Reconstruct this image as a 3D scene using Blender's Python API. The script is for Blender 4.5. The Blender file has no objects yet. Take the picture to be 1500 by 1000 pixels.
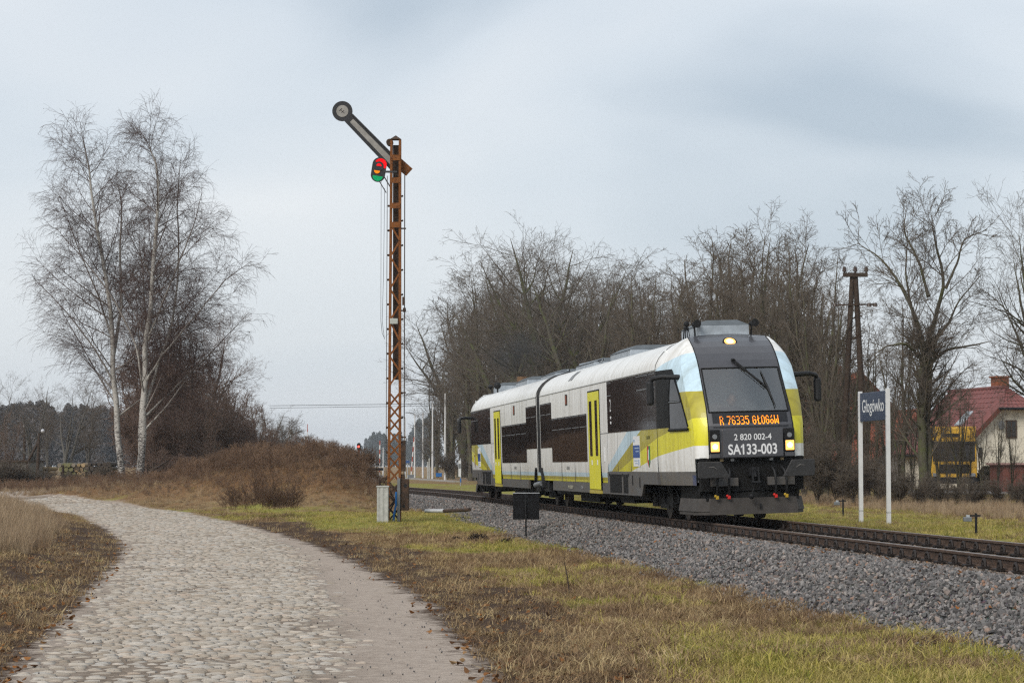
import bpy, bmesh, math, random
import numpy as np
from mathutils import Vector, Matrix, Euler

# ------------------------------------------------------------------ camera, world, light
scene = bpy.context.scene
COL = scene.collection
F_PX, CAM_H, PITCH = 3350.0, 1.122, math.atan(184 / 3350.0)
cam_d = bpy.data.cameras.new('camera'); cam_d.lens = F_PX / 1500 * 36; cam_d.sensor_width = 36
cam_d.clip_start = 0.1; cam_d.clip_end = 6000
cam = bpy.data.objects.new('camera', cam_d); COL.objects.link(cam)
cam.location = (0, 0, CAM_H); cam.rotation_euler = (math.pi / 2 + PITCH, 0, 0)
scene.camera = cam
SUN_EL, SUN_AZ = math.radians(38), math.radians(215)      # azimuth clockwise from +Y: behind the camera, a little left

world = bpy.data.worlds.new('World'); scene.world = world; world.use_nodes = True
wt = world.node_tree; wt.nodes.clear()
def wn(t, **k):
    n = wt.nodes.new(t)
    for a, b in k.items(): setattr(n, a, b)
    return n
wo = wn('ShaderNodeOutputWorld'); mixs = wn('ShaderNodeMixShader')
sky = wn('ShaderNodeTexSky', sky_type='NISHITA', sun_disc=False, sun_elevation=SUN_EL, sun_rotation=SUN_AZ, air_density=1.2, dust_density=2.0)
bg1 = wn('ShaderNodeBackground'); bg1.inputs[1].default_value = 0.10
bg2 = wn('ShaderNodeBackground'); bg2.inputs[1].default_value = 1.0
tc = wn('ShaderNodeTexCoord'); sep = wn('ShaderNodeSeparateXYZ')
zc = wn('ShaderNodeMath', operation='MAXIMUM'); zc.inputs[1].default_value = 0.0
za = wn('ShaderNodeMath', operation='ADD'); za.inputs[1].default_value = 0.30
dx = wn('ShaderNodeMath', operation='DIVIDE'); dy = wn('ShaderNodeMath', operation='DIVIDE'); comb = wn('ShaderNodeCombineXYZ')
no1 = wn('ShaderNodeTexNoise'); no1.inputs['Scale'].default_value = 1.5; no1.inputs['Detail'].default_value = 5.5; no1.inputs['Roughness'].default_value = 0.36
no1.inputs['Distortion'].default_value = 0.5
mapn = wn('ShaderNodeMapping'); mapn.inputs['Location'].default_value = (5.066, -7.959, 4.565); mapn.inputs['Scale'].default_value = (1.0, 1.5, 1.0)
ramp = wn('ShaderNodeValToRGB')
cr = ramp.color_ramp; cr.elements[0].position = 0.38; cr.elements[0].color = (0.285, 0.330, 0.380, 1)
cr.elements[1].position = 0.70; cr.elements[1].color = (0.50, 0.513, 0.53, 1)
e = cr.elements.new(0.50); e.color = (0.405, 0.440, 0.478, 1)
L = wt.links.new
L(tc.outputs['Generated'], sep.inputs[0]); L(sep.outputs[2], zc.inputs[0]); L(zc.outputs[0], za.inputs[0])
L(sep.outputs[0], dx.inputs[0]); L(za.outputs[0], dx.inputs[1]); L(sep.outputs[1], dy.inputs[0]); L(za.outputs[0], dy.inputs[1])
L(dx.outputs[0], comb.inputs[0]); L(dy.outputs[0], comb.inputs[1]); L(comb.outputs[0], mapn.inputs[0]); L(mapn.outputs[0], no1.inputs['Vector'])
hzn = wn('ShaderNodeMapRange'); hzn.inputs[1].default_value = 0.02; hzn.inputs[2].default_value = 0.16; hmx = wn('ShaderNodeMix', data_type='FLOAT'); hmx.inputs[2].default_value = 0.56
L(sep.outputs[2], hzn.inputs[0]); L(hzn.outputs[0], hmx.inputs[0]); L(no1.outputs[0], hmx.inputs[3]); L(hmx.outputs[0], ramp.inputs[0]); L(ramp.outputs[0], bg2.inputs[0]); L(sky.outputs[0], bg1.inputs[0])
mixs.inputs[0].default_value = 0.90
L(bg1.outputs[0], mixs.inputs[1]); L(bg2.outputs[0], mixs.inputs[2]); L(mixs.outputs[0], wo.inputs[0])

sun_d = bpy.data.lights.new('sun', 'SUN'); sun_d.energy = 1.5; sun_d.angle = math.radians(28); sun_d.color = (1.0, 0.96, 0.9)
sun = bpy.data.objects.new('sun', sun_d); COL.objects.link(sun)
sdir = Vector((math.sin(SUN_AZ) * math.cos(SUN_EL), math.cos(SUN_AZ) * math.cos(SUN_EL), math.sin(SUN_EL)))
sun.rotation_euler = sdir.to_track_quat('Z', 'Y').to_euler(); sun.location = (0, -20, 60)

vs = scene.view_settings; vs.view_transform = 'Standard'; vs.look = 'None'; vs.exposure = 0.80; vs.gamma = 1.0; vs.use_curve_mapping = False
scene.cycles.use_denoising = False; scene.cycles.denoiser = 'OPENIMAGEDENOISE'; scene.cycles.denoising_input_passes = 'RGB_ALBEDO_NORMAL'; scene.cycles.denoising_prefilter = 'ACCURATE'
scene.cycles.max_bounces = 5; scene.cycles.diffuse_bounces = 2; scene.cycles.glossy_bounces = 3; scene.cycles.transparent_max_bounces = 12
scene.cycles.transmission_bounces = 4; scene.cycles.volume_bounces = 0
scene.cycles.sample_clamp_indirect = 4.0
scene.cycles.filter_width = 1.3

# ------------------------------------------------------------------ helpers
RNG = np.random.default_rng(7)
random.seed(7)
CA, SA_ = math.cos(PITCH), math.sin(PITCH)
def at(px, py, Y):
    """a point of the place at distance Y, from the direction it is seen in"""
    u, v = (px - 750) / F_PX, (500 - py) / F_PX
    wy, wz = CA - v * SA_, SA_ + v * CA
    return Vector((u / wy * Y, Y, CAM_H + wz / wy * Y))

def tag(o, label=None, cat=None, group=None, kind=None):
    if label: o['label'] = label
    if cat: o['category'] = cat
    if group: o['group'] = group
    if kind: o['kind'] = kind
    return o
def empty(name, loc=(0, 0, 0), rz=0.0):
    o = bpy.data.objects.new(name, None); COL.objects.link(o)
    o.location = loc; o.rotation_euler = (0, 0, rz); o.empty_display_size = 0.2
    return o
def link_mesh(name, me, parent=None, mats=()):
    o = bpy.data.objects.new(name, me); COL.objects.link(o)
    if parent: o.parent = parent
    for m in mats: me.materials.append(m)
    return o
def copy_tree(o, parent=None):
    c = o.copy(); COL.objects.link(c); c.parent = parent
    for ch in list(o.children): copy_tree(ch, c)
    return c

class MB:
    """collects shapes, links them as ONE mesh object"""
    def __init__(s): s.v, s.f, s.m, s.sm = [], [], [], []
    def add(s, vs, fs, mi=0, smooth=False):
        o = len(s.v); s.v += [tuple(p) for p in vs]
        s.f += [tuple(i + o for i in f) for f in fs]; s.m += [mi] * len(fs); s.sm += [smooth] * len(fs); return s
    def box(s, x0, x1, y0, y1, z0, z1, mi=0):
        return s.add([(x0,y0,z0),(x1,y0,z0),(x1,y1,z0),(x0,y1,z0),(x0,y0,z1),(x1,y0,z1),(x1,y1,z1),(x0,y1,z1)],
              [(0,3,2,1),(4,5,6,7),(0,1,5,4),(1,2,6,5),(2,3,7,6),(3,0,4,7)], mi)
    def bar(s, p, q, w, d=None, mi=0, ref=(0,0,1)):
        p, q = Vector(p), Vector(q); d = d or w; t = (q - p).normalized(); r = Vector(ref)
        if abs(t.dot(r)) > .98: r = Vector((1,0,0))
        a = t.cross(r).normalized() * (w/2); b = a.cross(t).normalized() * (d/2)
        return s.add([p-a-b,p+a-b,p+a+b,p-a+b,q-a-b,q+a-b,q+a+b,q-a+b],[(0,3,2,1),(4,5,6,7),(0,1,5,4),(1,2,6,5),(2,3,7,6),(3,0,4,7)], mi)
    def cyl(s, p, q, r0, r1=None, n=12, mi=0, caps=True):
        p, q = Vector(p), Vector(q); r1 = r0 if r1 is None else r1; t = (q - p).normalized()
        r = Vector((0,0,1)) if abs(t.z) < .9 else Vector((1,0,0)); a = t.cross(r).normalized(); b = t.cross(a)
        vs = []
        for c, rr in ((p, r0), (q, r1)):
            for i in range(n): an = 2*math.pi*i/n; vs.append(c + a*(rr*math.cos(an)) + b*(rr*math.sin(an)))
        s.add(vs, [(i,(i+1)%n,n+(i+1)%n,n+i) for i in range(n)], mi, True)
        if caps: s.add(vs, [tuple(range(n-1,-1,-1)), tuple(range(n,2*n))], mi)
        return s
    def tube(s, pts, r, n=6, mi=0):
        rs = r if hasattr(r, '__len__') else [r]*len(pts)
        P = np.array([[list(p) for p in pts]], float); R = np.array([rs], float)
        v, f = tube_arrays(P, R, n); return s.add(v.tolist(), f.tolist(), mi, True)
    def prism(s, poly, axis, lo, hi, mi=0):
        """poly: 2-D outline in the two other axes (cyclic order), extruded along axis"""
        n = len(poly); vs = []
        for c in (lo, hi):
            for (a, b) in poly: vs.append({'x':(c,a,b),'y':(a,c,b),'z':(a,b,c)}[axis])
        return s.add(vs, [tuple(range(n-1,-1,-1)), tuple(range(n,2*n))] + [(i,(i+1)%n,n+(i+1)%n,n+i) for i in range(n)], mi)
    def sphere(s, c, r, nu=10, nv=7, mi=0, sc=(1,1,1)):
        vs, fs = [], []
        for j in range(nv+1):
            ph = math.pi*j/nv
            for i in range(nu):
                an = 2*math.pi*i/nu; vs.append((c[0]+r*sc[0]*math.sin(ph)*math.cos(an), c[1]+r*sc[1]*math.sin(ph)*math.sin(an), c[2]+r*sc[2]*math.cos(ph)))
        for j in range(nv):
            for i in range(nu): fs.append((j*nu+i, (j+1)*nu+i, (j+1)*nu+(i+1)%nu, j*nu+(i+1)%nu))
        return s.add(vs, fs, mi, True)
    def build(s, name, mats, parent=None, bevel=0.0, fix=True):
        me = bpy.data.meshes.new(name); me.from_pydata(s.v, [], s.f)
        if not isinstance(mats, (list, tuple)): mats = [mats]
        for m in mats: me.materials.append(m)
        me.polygons.foreach_set('material_index', s.m); me.polygons.foreach_set('use_smooth', s.sm)
        if fix:
            bm = bmesh.new(); bm.from_mesh(me); bmesh.ops.recalc_face_normals(bm, faces=bm.faces); bm.to_mesh(me); bm.free()
        me.update()
        o = link_mesh(name, me, parent)
        if bevel:
            md = o.modifiers.new('bevel', 'BEVEL'); md.width = bevel; md.segments = 2; md.limit_method = 'ANGLE'; md.angle_limit = math.radians(40)
        return o

def tube_arrays(P, R, k):
    N, M, _ = P.shape
    T = np.empty_like(P); T[:, 1:-1] = P[:, 2:] - P[:, :-2]; T[:, 0] = P[:, 1] - P[:, 0]; T[:, -1] = P[:, -1] - P[:, -2]
    T /= np.linalg.norm(T, axis=2, keepdims=True) + 1e-9
    mean = T.mean(axis=1); ref = np.where(np.abs(mean[:, 2:3]) > .8, np.array([[1., 0.13, 0]]), np.array([[0.05, 0.02, 1.]]))[:, None, :]
    A = np.cross(T, np.broadcast_to(ref, T.shape)); A /= np.linalg.norm(A, axis=2, keepdims=True) + 1e-9
    B = np.cross(T, A); an = np.arange(k) * 2 * np.pi / k
    V = P[:, :, None, :] + R[:, :, None, None] * (A[:, :, None, :] * np.cos(an)[None, None, :, None] + B[:, :, None, :] * np.sin(an)[None, None, :, None])
    base = (np.arange(N)[:, None, None] * M + np.arange(M - 1)[None, :, None]) * k
    i = np.arange(k)[None, None, :]; j = (i + 1) % k
    Fq = np.stack([base + i, base + j, base + k + j, base + k + i], axis=-1).reshape(-1, 4)
    return V.reshape(-1, 3), Fq

def np_mesh(name, V, Fc, smooth=True, attrs=None):
    """V (n,3), Fc (m,k) arrays -> mesh"""
    V = np.ascontiguousarray(V, np.float32); Fc = np.ascontiguousarray(Fc, np.int32); m, k = Fc.shape
    me = bpy.data.meshes.new(name)
    me.vertices.add(len(V)); me.vertices.foreach_set('co', V.ravel())
    me.loops.add(m * k); me.loops.foreach_set('vertex_index', Fc.ravel())
    me.polygons.add(m); me.polygons.foreach_set('loop_start', np.arange(m, dtype=np.int32) * k)
    me.polygons.foreach_set('use_smooth', np.full(m, smooth))
    for nm, arr in (attrs or {}).items():
        arr = np.asarray(arr, np.float32)
        if arr.ndim == 1: at_ = me.attributes.new(nm, 'FLOAT', 'POINT'); at_.data.foreach_set('value', arr)
        else: at_ = me.attributes.new(nm, 'FLOAT_COLOR', 'POINT'); at_.data.foreach_set('color', np.ascontiguousarray(np.concatenate([arr, np.ones((len(arr), 1), np.float32)], 1), np.float32).ravel())
    me.update(calc_edges=True); me.validate(); return me

# ------------------------------------------------------------------ node materials
class NT:
    def __init__(s, name):
        s.m = bpy.data.materials.new(name); s.m.use_nodes = True; s.t = s.m.node_tree; s.t.nodes.clear()
        s.out = s.t.nodes.new('ShaderNodeOutputMaterial'); s.b = s.t.nodes.new('ShaderNodeBsdfPrincipled'); s.t.links.new(s.b.outputs[0], s.out.inputs[0])
        s.b.inputs['Roughness'].default_value = .7; s.b.inputs['Specular IOR Level'].default_value = .35
    def n(s, t, **k):
        x = s.t.nodes.new(t)
        for a, b in k.items(): setattr(x, a, b)
        return x
    def l(s, a, b): s.t.links.new(a, b)
    def set(s, sock, v):
        if hasattr(v, 'is_output') or isinstance(v, bpy.types.NodeSocket): s.l(v, sock)
        else:
            if hasattr(sock.default_value, '__len__') and hasattr(v, '__len__') and len(v) == 3 and len(sock.default_value) == 4: v = (*v, 1)
            sock.default_value = v
    def math(s, op, a, b=0.0, c=None):
        x = s.n('ShaderNodeMath', operation=op); s.set(x.inputs[0], a); s.set(x.inputs[1], b)
        if c is not None: s.set(x.inputs[2], c)
        return x.outputs[0]
    def mix(s, f, a, b, mode='MIX'):
        x = s.n('ShaderNodeMix', data_type='RGBA', blend_type=mode); s.set(x.inputs[0], f); s.set(x.inputs[6], a); s.set(x.inputs[7], b); return x.outputs[2]
    def noise(s, scale, detail=3, rough=.55, vec=None, which=0):
        x = s.n('ShaderNodeTexNoise'); x.inputs['Scale'].default_value = scale; x.inputs['Detail'].default_value = detail; x.inputs['Roughness'].default_value = rough
        if vec is not None: s.l(vec, x.inputs['Vector'])
        return x.outputs[which]
    def ramp(s, f, stops):
        x = s.n('ShaderNodeValToRGB'); r = x.color_ramp
        while len(r.elements) < len(stops): r.elements.new(.5)
        for e, (p, c) in zip(r.elements, stops): e.position = p; e.color = (*c, 1) if len(c) == 3 else c
        s.set(x.inputs[0], f); return x.outputs[0]
    def coord(s, which='Object'): return s.n('ShaderNodeTexCoord').outputs[which]
    def pos(s): return s.n('ShaderNodeNewGeometry').outputs['Position']
    def mapping(s, vec, scale=(1,1,1), loc=(0,0,0)):
        x = s.n('ShaderNodeMapping'); s.l(vec, x.inputs[0]); x.inputs['Scale'].default_value = scale; x.inputs['Location'].default_value = loc; return x.outputs[0]
    def attr(s, nm, which='Fac'): x = s.n('ShaderNodeAttribute', attribute_name=nm); return x.outputs[which]
    def bump(s, h, strength=.4, dist=.02):
        x = s.n('ShaderNodeBump'); x.inputs['Strength'].default_value = strength; x.inputs['Distance'].default_value = dist; s.l(h, x.inputs['Height']); s.l(x.outputs[0], s.b.inputs['Normal'])
    def rnd(s): return s.n('ShaderNodeObjectInfo').outputs['Random']
    def col(s, c): s.set(s.b.inputs['Base Color'], c)
    def p(s, **k):
        for a, v in k.items(): s.set(s.b.inputs[{'rough':'Roughness','metal':'Metallic','spec':'Specular IOR Level','coat':'Coat Weight','em':'Emission Color','es':'Emission Strength','trans':'Transmission Weight','alpha':'Alpha','sheen':'Sheen Weight'}[a]], v)
        return s

def simple(name, c, rough=.6, metal=0.0, var=.18, scale=6.0, bump=0.0, c2=None, coat=0.0, spec=.35, world=False):
    """a colour with grain: darker and lighter patches, fine relief"""
    t = NT(name); v = t.pos() if world else t.coord()
    n1 = t.noise(scale, 5, .6, v)
    c2 = c2 or tuple(x * (1 - var) for x in c)
    t.col(t.ramp(n1, [(.32, c2), (.68, c)])); t.p(rough=rough, metal=metal, coat=coat, spec=spec)
    if bump: t.bump(t.noise(scale * 7, 3, .6, v), bump, .01)
    return t.m
def emit(name, c, strength):
    t = NT(name); t.col((c[0]*.3, c[1]*.3, c[2]*.3)); t.p(em=(*c, 1), es=strength, rough=.3); return t.m

def rust_mat(name, paint, amount=.5, scale=9):
    t = NT(name); v = t.coord(); n1 = t.noise(scale, 6, .65, v); n2 = t.noise(scale*4, 4, .6, v)
    f = t.math('ADD', t.math('MULTIPLY', n1, .75), t.math('MULTIPLY', n2, .25))
    rust = t.ramp(n2, [(.3, (.045, .016, .007)), (.5, (.14, .052, .017)), (.72, (.26, .105, .03))])
    k = t.ramp(f, [(max(0., .62-amount*.4), (1,1,1)), (.72-amount*.3, (0,0,0))])
    t.col(t.mix(k, rust, paint) if False else t.mix(k, paint, rust)); t.p(rough=.85, spec=.2); t.bump(n2, .3, .01); return t.m

M = {}
M['steel_dark'] = simple('black_painted_steel', (.014,.014,.015), .6, 0, .4, 8, .1, spec=.2)
M['steel_grey'] = simple('grey_painted_steel', (.16,.17,.18), .5, 0, .25, 6)
M['galv'] = simple('galvanised_steel', (.50,.52,.54), .45, .6, .2, 8)
M['concrete'] = simple('weathered_concrete', (.46,.46,.43), .9, 0, .35, 7, .3)
M['white_post'] = simple('white_painted_post', (.62,.62,.62), .5, 0, .12, 5)
M['wood_dark'] = simple('dark_timber', (.06,.04,.028), .9, 0, .5, 10, .3)
M['rubber'] = simple('black_rubber', (.012,.012,.013), .6, 0, .3, 9)
# ------------------------------------------------------------------ terrain
TH = math.atan(415 / F_PX); CT, ST = math.cos(TH), math.sin(TH); DC = 10.47      # the track's bearing and distance
def track(t, l=0.0):
    """plan point of the track: t metres along it, l metres towards the camera's side; bends left beyond the train"""
    t = np.asarray(t, float); e = np.maximum(t - 82.0, 0.0); e1 = np.minimum(e, 70.0)
    bend = e1**2 / 1150.0 + np.maximum(e - 70.0, 0) * (2*70.0/1150.0); ang = 2*e1/1150.0
    d = DC - l
    return np.stack([d*CT - t*ST - bend*CT - l*0, d*ST + t*CT - bend*ST], -1)
def track_t(x, y): return -x*ST + y*CT
def track_l(x, y):
    t = track_t(x, y); e = np.maximum(t - 82.0, 0.0); e1 = np.minimum(e, 70.0)
    bend = e1**2/1150.0 + np.maximum(e - 70.0, 0)*(2*70.0/1150.0)
    return DC - (x*CT + y*ST) - bend
def sstep(x, a, b): k = np.clip((x-a)/(b-a), 0, 1); return k*k*(3-2*k)
ROAD_L = [(8,-2.85),(12,-3.25),(18.3,-3.87),(23.4,-4.55),(31,-5.55),(42.4,-7.1),(50,-8.2),(63.4,-11.0),(78,-14.5),(90,-18.6),(100,-24.5),(108,-33.0),(113,-45.0)]
ROAD_R = [(8,-.35),(12,-.72),(18.3,-1.2),(23.4,-1.6),(31,-2.4),(39.5,-3.3),(50,-4.75),(60,-6.45),(71,-8.9),(84,-12.2),(95,-16.8),(105,-22.5),(113,-32.0),(118,-45.0)]
SAND_R = [(8,.75),(12,.3),(18.3,-.27),(23.4,-.75),(31,-1.45),(40,-2.75),(50,-4.4),(60,-6.3)]
def edge(tab, y): a = np.array(tab); return np.interp(y, a[:,0], a[:,1])
def vnoise(x, y, s, seed=0):
    """cheap smooth value noise"""
    x = np.asarray(x)/s; y = np.asarray(y)/s; xi = np.floor(x); yi = np.floor(y); fx = x-xi; fy = y-yi
    fx = fx*fx*(3-2*fx); fy = fy*fy*(3-2*fy)
    def h(a, b): q = np.sin(a*127.1 + b*311.7 + seed*74.7)*43758.5453; return q - np.floor(q)
    return (h(xi,yi)*(1-fx)+h(xi+1,yi)*fx)*(1-fy) + (h(xi,yi+1)*(1-fx)+h(xi+1,yi+1)*fx)*fy
MOUND = [(-6.9,91,2.1,4.5,1.35),(-9.6,94,2.6,5,1.30),(-12.8,97,3.2,5,1.0),(-17,104,4.2,6,.75),(-22,112,5,6,.40),(-28,117,4,4,.2)]
def ground(x, y):
    x = np.asarray(x, float); y = np.asarray(y, float)
    l = track_l(x, y)
    g = -.62 + .22*sstep(y, 50, 115)
    g = np.where(l < 0, g + (.30)*sstep(-l, 1.5, 4.0), g)
    for (mx, my, rx, ry, h) in MOUND:
        q = ((x-mx)/rx)**2 + ((y-my)/ry)**2; g = g + h*np.exp(-q**1.3)*sstep(l, 2.2, 4.5)
    g = g + .24*np.exp(-((x+2.9)/3.2)**2 - ((y-68)/8)**2)*sstep(l, 2.0, 4.0)          # the grassy rise at the semaphore
    off_road = np.minimum(1, np.maximum(sstep(edge(ROAD_L, y)-x, -.1, 1.2), sstep(x-edge(SAND_R, np.minimum(y, 60)), -.1, 1.5)))
    left = sstep(edge(ROAD_L, y)-x, .2, 2.2)*sstep(y, 20, 35)
    g = g + .16*left
    g = g + off_road*(.10*(vnoise(x,y,2.3,1)-.5) + .05*(vnoise(x,y,.8,2)-.5))*sstep(np.abs(l), 2.4, 3.6)
    g = g - .05*sstep(2.6-np.abs(l), 0, .6)
    g = g + 1.2*sstep(y, 260, 700)
    return g
def axis_pts(lo, a, b, hi, d, gr=1.16):
    mid = list(np.arange(a, b, d)); up = []; s = d; v = b
    while v < hi: up.append(v); s *= gr; v += s
    dn = []; s = d; v = a - d
    while v > lo: dn.append(v); s *= gr; v -= s
    return np.array(dn[::-1] + mid + up + [hi])
# ------------------------------------------------------------------ ground sheet
xs = axis_pts(-2500, -36, 22, 2500, .5); ys = axis_pts(-60, 10, 125, 4000, .5)
GX, GY = np.meshgrid(xs, ys); GZ = ground(GX, GY)
nx, ny = len(xs), len(ys)
V = np.stack([GX, GY, GZ], -1).reshape(-1, 3)
idx = (np.arange(ny-1)[:, None]*nx + np.arange(nx-1)[None, :])
Fq = np.stack([idx, idx+1, idx+nx+1, idx+nx], -1).reshape(-1, 4)
def zones(x, y):
    """what grows or lies where: sand, litter, green, straw"""
    x = np.asarray(x, float); y = np.asarray(y, float); l = track_l(x, y)
    nz = vnoise(x, y, 3.1, 5); n2 = vnoise(x, y, 1.1, 6); n3 = vnoise(x, y, 6.5, 9)
    rr, rl = edge(ROAD_R, y), edge(ROAD_L, y); sr = np.where(y < 60, edge(SAND_R, np.minimum(y, 60)), rr)
    on = sstep(x-rl, -.7, .3)*sstep(np.maximum(rr, sr)-x, -.8, .5)
    sand = on
    sand = np.maximum(sand, sstep(4.2-np.abs((x+25)-.05*(y-115))+1.5*(nz-.5), 0, 1.2)*sstep(y, 97, 103)*sstep(138-y, 0, 6)*.9)
    dr = x-np.maximum(rr, sr); dl = rl-x
    litter = np.maximum(sstep(1.5+1.3*nz-dr, 0, .9)*sstep(dr, -.3, .1), sstep(1.6+1.6*nz-dl, 0, .9)*sstep(dl, -.3, .1))*sstep(75-y, 0, 10)
    green = np.clip(.24 + 1.1*(nz-.45)+.9*(n2-.5)+.7*(n3-.5), 0, 1)
    green = np.maximum(green, np.exp(-((x+3.2)/3.9)**4-((y-68)/9)**4)*1.2*(.55+.8*n2))
    green = np.maximum(green, sstep(30-y, 0, 9)*sstep(x, 0.2, 2.0)*(.22+.8*n2))
    green = np.where(l < 0, np.maximum(green, (.35+.7*n2)*sstep(13+l, 0, 5)), green)
    mound = np.zeros_like(x)
    for (mx, my, rx, ry, h) in MOUND: mound = np.maximum(mound, np.exp(-(((x-mx)/(rx*1.4))**2 + ((y-my)/(ry*1.2))**2)))
    green = green*(1-.8*mound)*(1-.85*litter)
    far = sstep(y, 160, 330)
    global PAVED
    PAVED = sstep(x-rl, -.2, .4)*sstep(rr-x, -.1, .5)*(y < 112)
    return sand*(1-far), litter, np.clip(green, 0, 1)*(1-.4*far), mound
zs = zones(GX, GY); paved = PAVED
gm = np_mesh('ground', V, Fq, True, {'sand': zs[0].ravel(), 'litter': zs[1].ravel(), 'green': zs[2].ravel(), 'mound': zs[3].ravel(), 'paved': paved.ravel()})
t = NT('soil_moss_and_litter'); v = t.pos()
nA = t.noise(1.3, 6, .65, v); nB = t.noise(9, 5, .7, v); nC = t.noise(45, 4, .7, v)
def soft(f, amt): return t.math('ADD', f, t.math('MULTIPLY', t.math('SUBTRACT', nB, .5), amt))
straw = t.ramp(nC, [(.25, (.10,.068,.036)), (.5, (.23,.16,.084)), (.75, (.38,.29,.155))])
rusty = t.ramp(nC, [(.3, (.085,.048,.025)), (.55, (.22,.125,.06)), (.8, (.34,.215,.11))])
moss = t.ramp(nC, [(.25, (.10,.095,.026)), (.5, (.23,.22,.05)), (.8, (.38,.33,.11))])
leaf = t.ramp(nC, [(.25, (.022,.014,.01)), (.5, (.06,.037,.024)), (.78, (.15,.095,.06))])
sandc = t.ramp(t.math('ADD', t.math('MULTIPLY', nB, .6), t.math('MULTIPLY', nC, .4)), [(.3, (.23,.18,.145)), (.52, (.39,.325,.27)), (.75, (.48,.41,.345))])
sandc = t.mix(t.attr('paved'), sandc, t.ramp(nB, [(.3, (.13,.098,.072)), (.7, (.30,.245,.195))]))
c = t.mix(t.ramp(nA, [(.42, (0,0,0)), (.62, (1,1,1))]), straw, rusty)
c = t.mix(t.ramp(soft(t.attr('mound'), .5), [(.35, (0,0,0)), (.65, (1,1,1))]), c, rusty)
c = t.mix(t.ramp(soft(t.attr('green'), .7), [(.35, (0,0,0)), (.7, (1,1,1))]), c, moss)
c = t.mix(t.ramp(soft(t.attr('litter'), .9), [(.3, (0,0,0)), (.6, (1,1,1))]), c, leaf)
c = t.mix(t.ramp(t.math('ADD', soft(t.attr('sand'), .7), t.math('MULTIPLY', t.math('SUBTRACT', nA, .5), 1.1)), [(.36, (0,0,0)), (.64, (1,1,1))]), c, sandc)
t.col(c); t.p(rough=.95, spec=.1); t.bump(t.math('ADD', nB, t.math('MULTIPLY', nC, .6)), .7, .05)
g = link_mesh('ground', gm, None, [t.m]); tag(g, kind='structure')

# ------------------------------------------------------------------ scattering by geometry nodes (only for what nobody could count)
VAR = {}
def variants(key, meshes, mats):
    c = bpy.data.collections.new(key)
    for i, me in enumerate(meshes):
        for m in mats:
            if not me.materials: me.materials.append(m)
        o = bpy.data.objects.new('%s_%02d' % (key, i), me); c.objects.link(o)
    VAR[key] = (c, len(meshes))
def gn_group():
    ng = bpy.data.node_groups.new('scatter', 'GeometryNodeTree')
    ng.interface.new_socket('Geometry', in_out='INPUT', socket_type='NodeSocketGeometry')
    ng.interface.new_socket('Variants', in_out='INPUT', socket_type='NodeSocketCollection')
    ng.interface.new_socket('Geometry', in_out='OUTPUT', socket_type='NodeSocketGeometry')
    N = ng.nodes.new; i, o = N('NodeGroupInput'), N('NodeGroupOutput')
    ci = N('GeometryNodeCollectionInfo'); ci.inputs['Separate Children'].default_value = True; ci.inputs['Reset Children'].default_value = True
    iop = N('GeometryNodeInstanceOnPoints'); iop.inputs['Pick Instance'].default_value = True
    def na(nm, ty):
        x = N('GeometryNodeInputNamedAttribute'); x.data_type = ty; x.inputs['Name'].default_value = nm; return x.outputs['Attribute']
    e2r = N('FunctionNodeEulerToRotation'); LN = ng.links.new
    LN(i.outputs['Geometry'], iop.inputs['Points']); LN(i.outputs['Variants'], ci.inputs[0]); LN(ci.outputs[0], iop.inputs['Instance'])
    LN(na('pick', 'INT'), iop.inputs['Instance Index']); LN(na('rot', 'FLOAT_VECTOR'), e2r.inputs[0]); LN(e2r.outputs[0], iop.inputs['Rotation'])
    LN(na('scl', 'FLOAT_VECTOR'), iop.inputs['Scale']); LN(iop.outputs[0], o.inputs[0])
    return ng
NG = gn_group()
def scatter(name, key, pts, rot, scl, label, cat=None, parent=None):
    n = len(pts); me = bpy.data.meshes.new(name); me.vertices.add(n); me.vertices.foreach_set('co', np.asarray(pts, np.float32).ravel())
    scl = np.asarray(scl, np.float32)
    if scl.ndim == 1: scl = np.repeat(scl[:, None], 3, 1)
    a = me.attributes.new('rot', 'FLOAT_VECTOR', 'POINT'); a.data.foreach_set('vector', np.ascontiguousarray(rot, np.float32).ravel())
    a = me.attributes.new('scl', 'FLOAT_VECTOR', 'POINT'); a.data.foreach_set('vector', np.ascontiguousarray(scl).ravel())
    a = me.attributes.new('pick', 'INT', 'POINT'); a.data.foreach_set('value', RNG.integers(0, VAR[key][1], n).astype(np.int32))
    o = link_mesh(name, me, parent); md = o.modifiers.new('scatter', 'NODES'); md.node_group = NG
    sid = [s.identifier for s in NG.interface.items_tree if s.name == 'Variants'][0]; md[sid] = VAR[key][0]
    tag(o, label, cat, kind='stuff'); return o
def rotz_only(n, tilt=.12): r = RNG.normal(0, tilt, (n, 3)); r[:, 2] = RNG.uniform(0, 6.283, n); return r
def sample(n, x0, x1, y0, y1, pw=1.0):
    """points on the ground, denser towards the camera when pw > 1"""
    u = RNG.random(n); y = y0 + (y1-y0)*u**pw; x = RNG.uniform(x0, x1, n); return x, y

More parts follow.
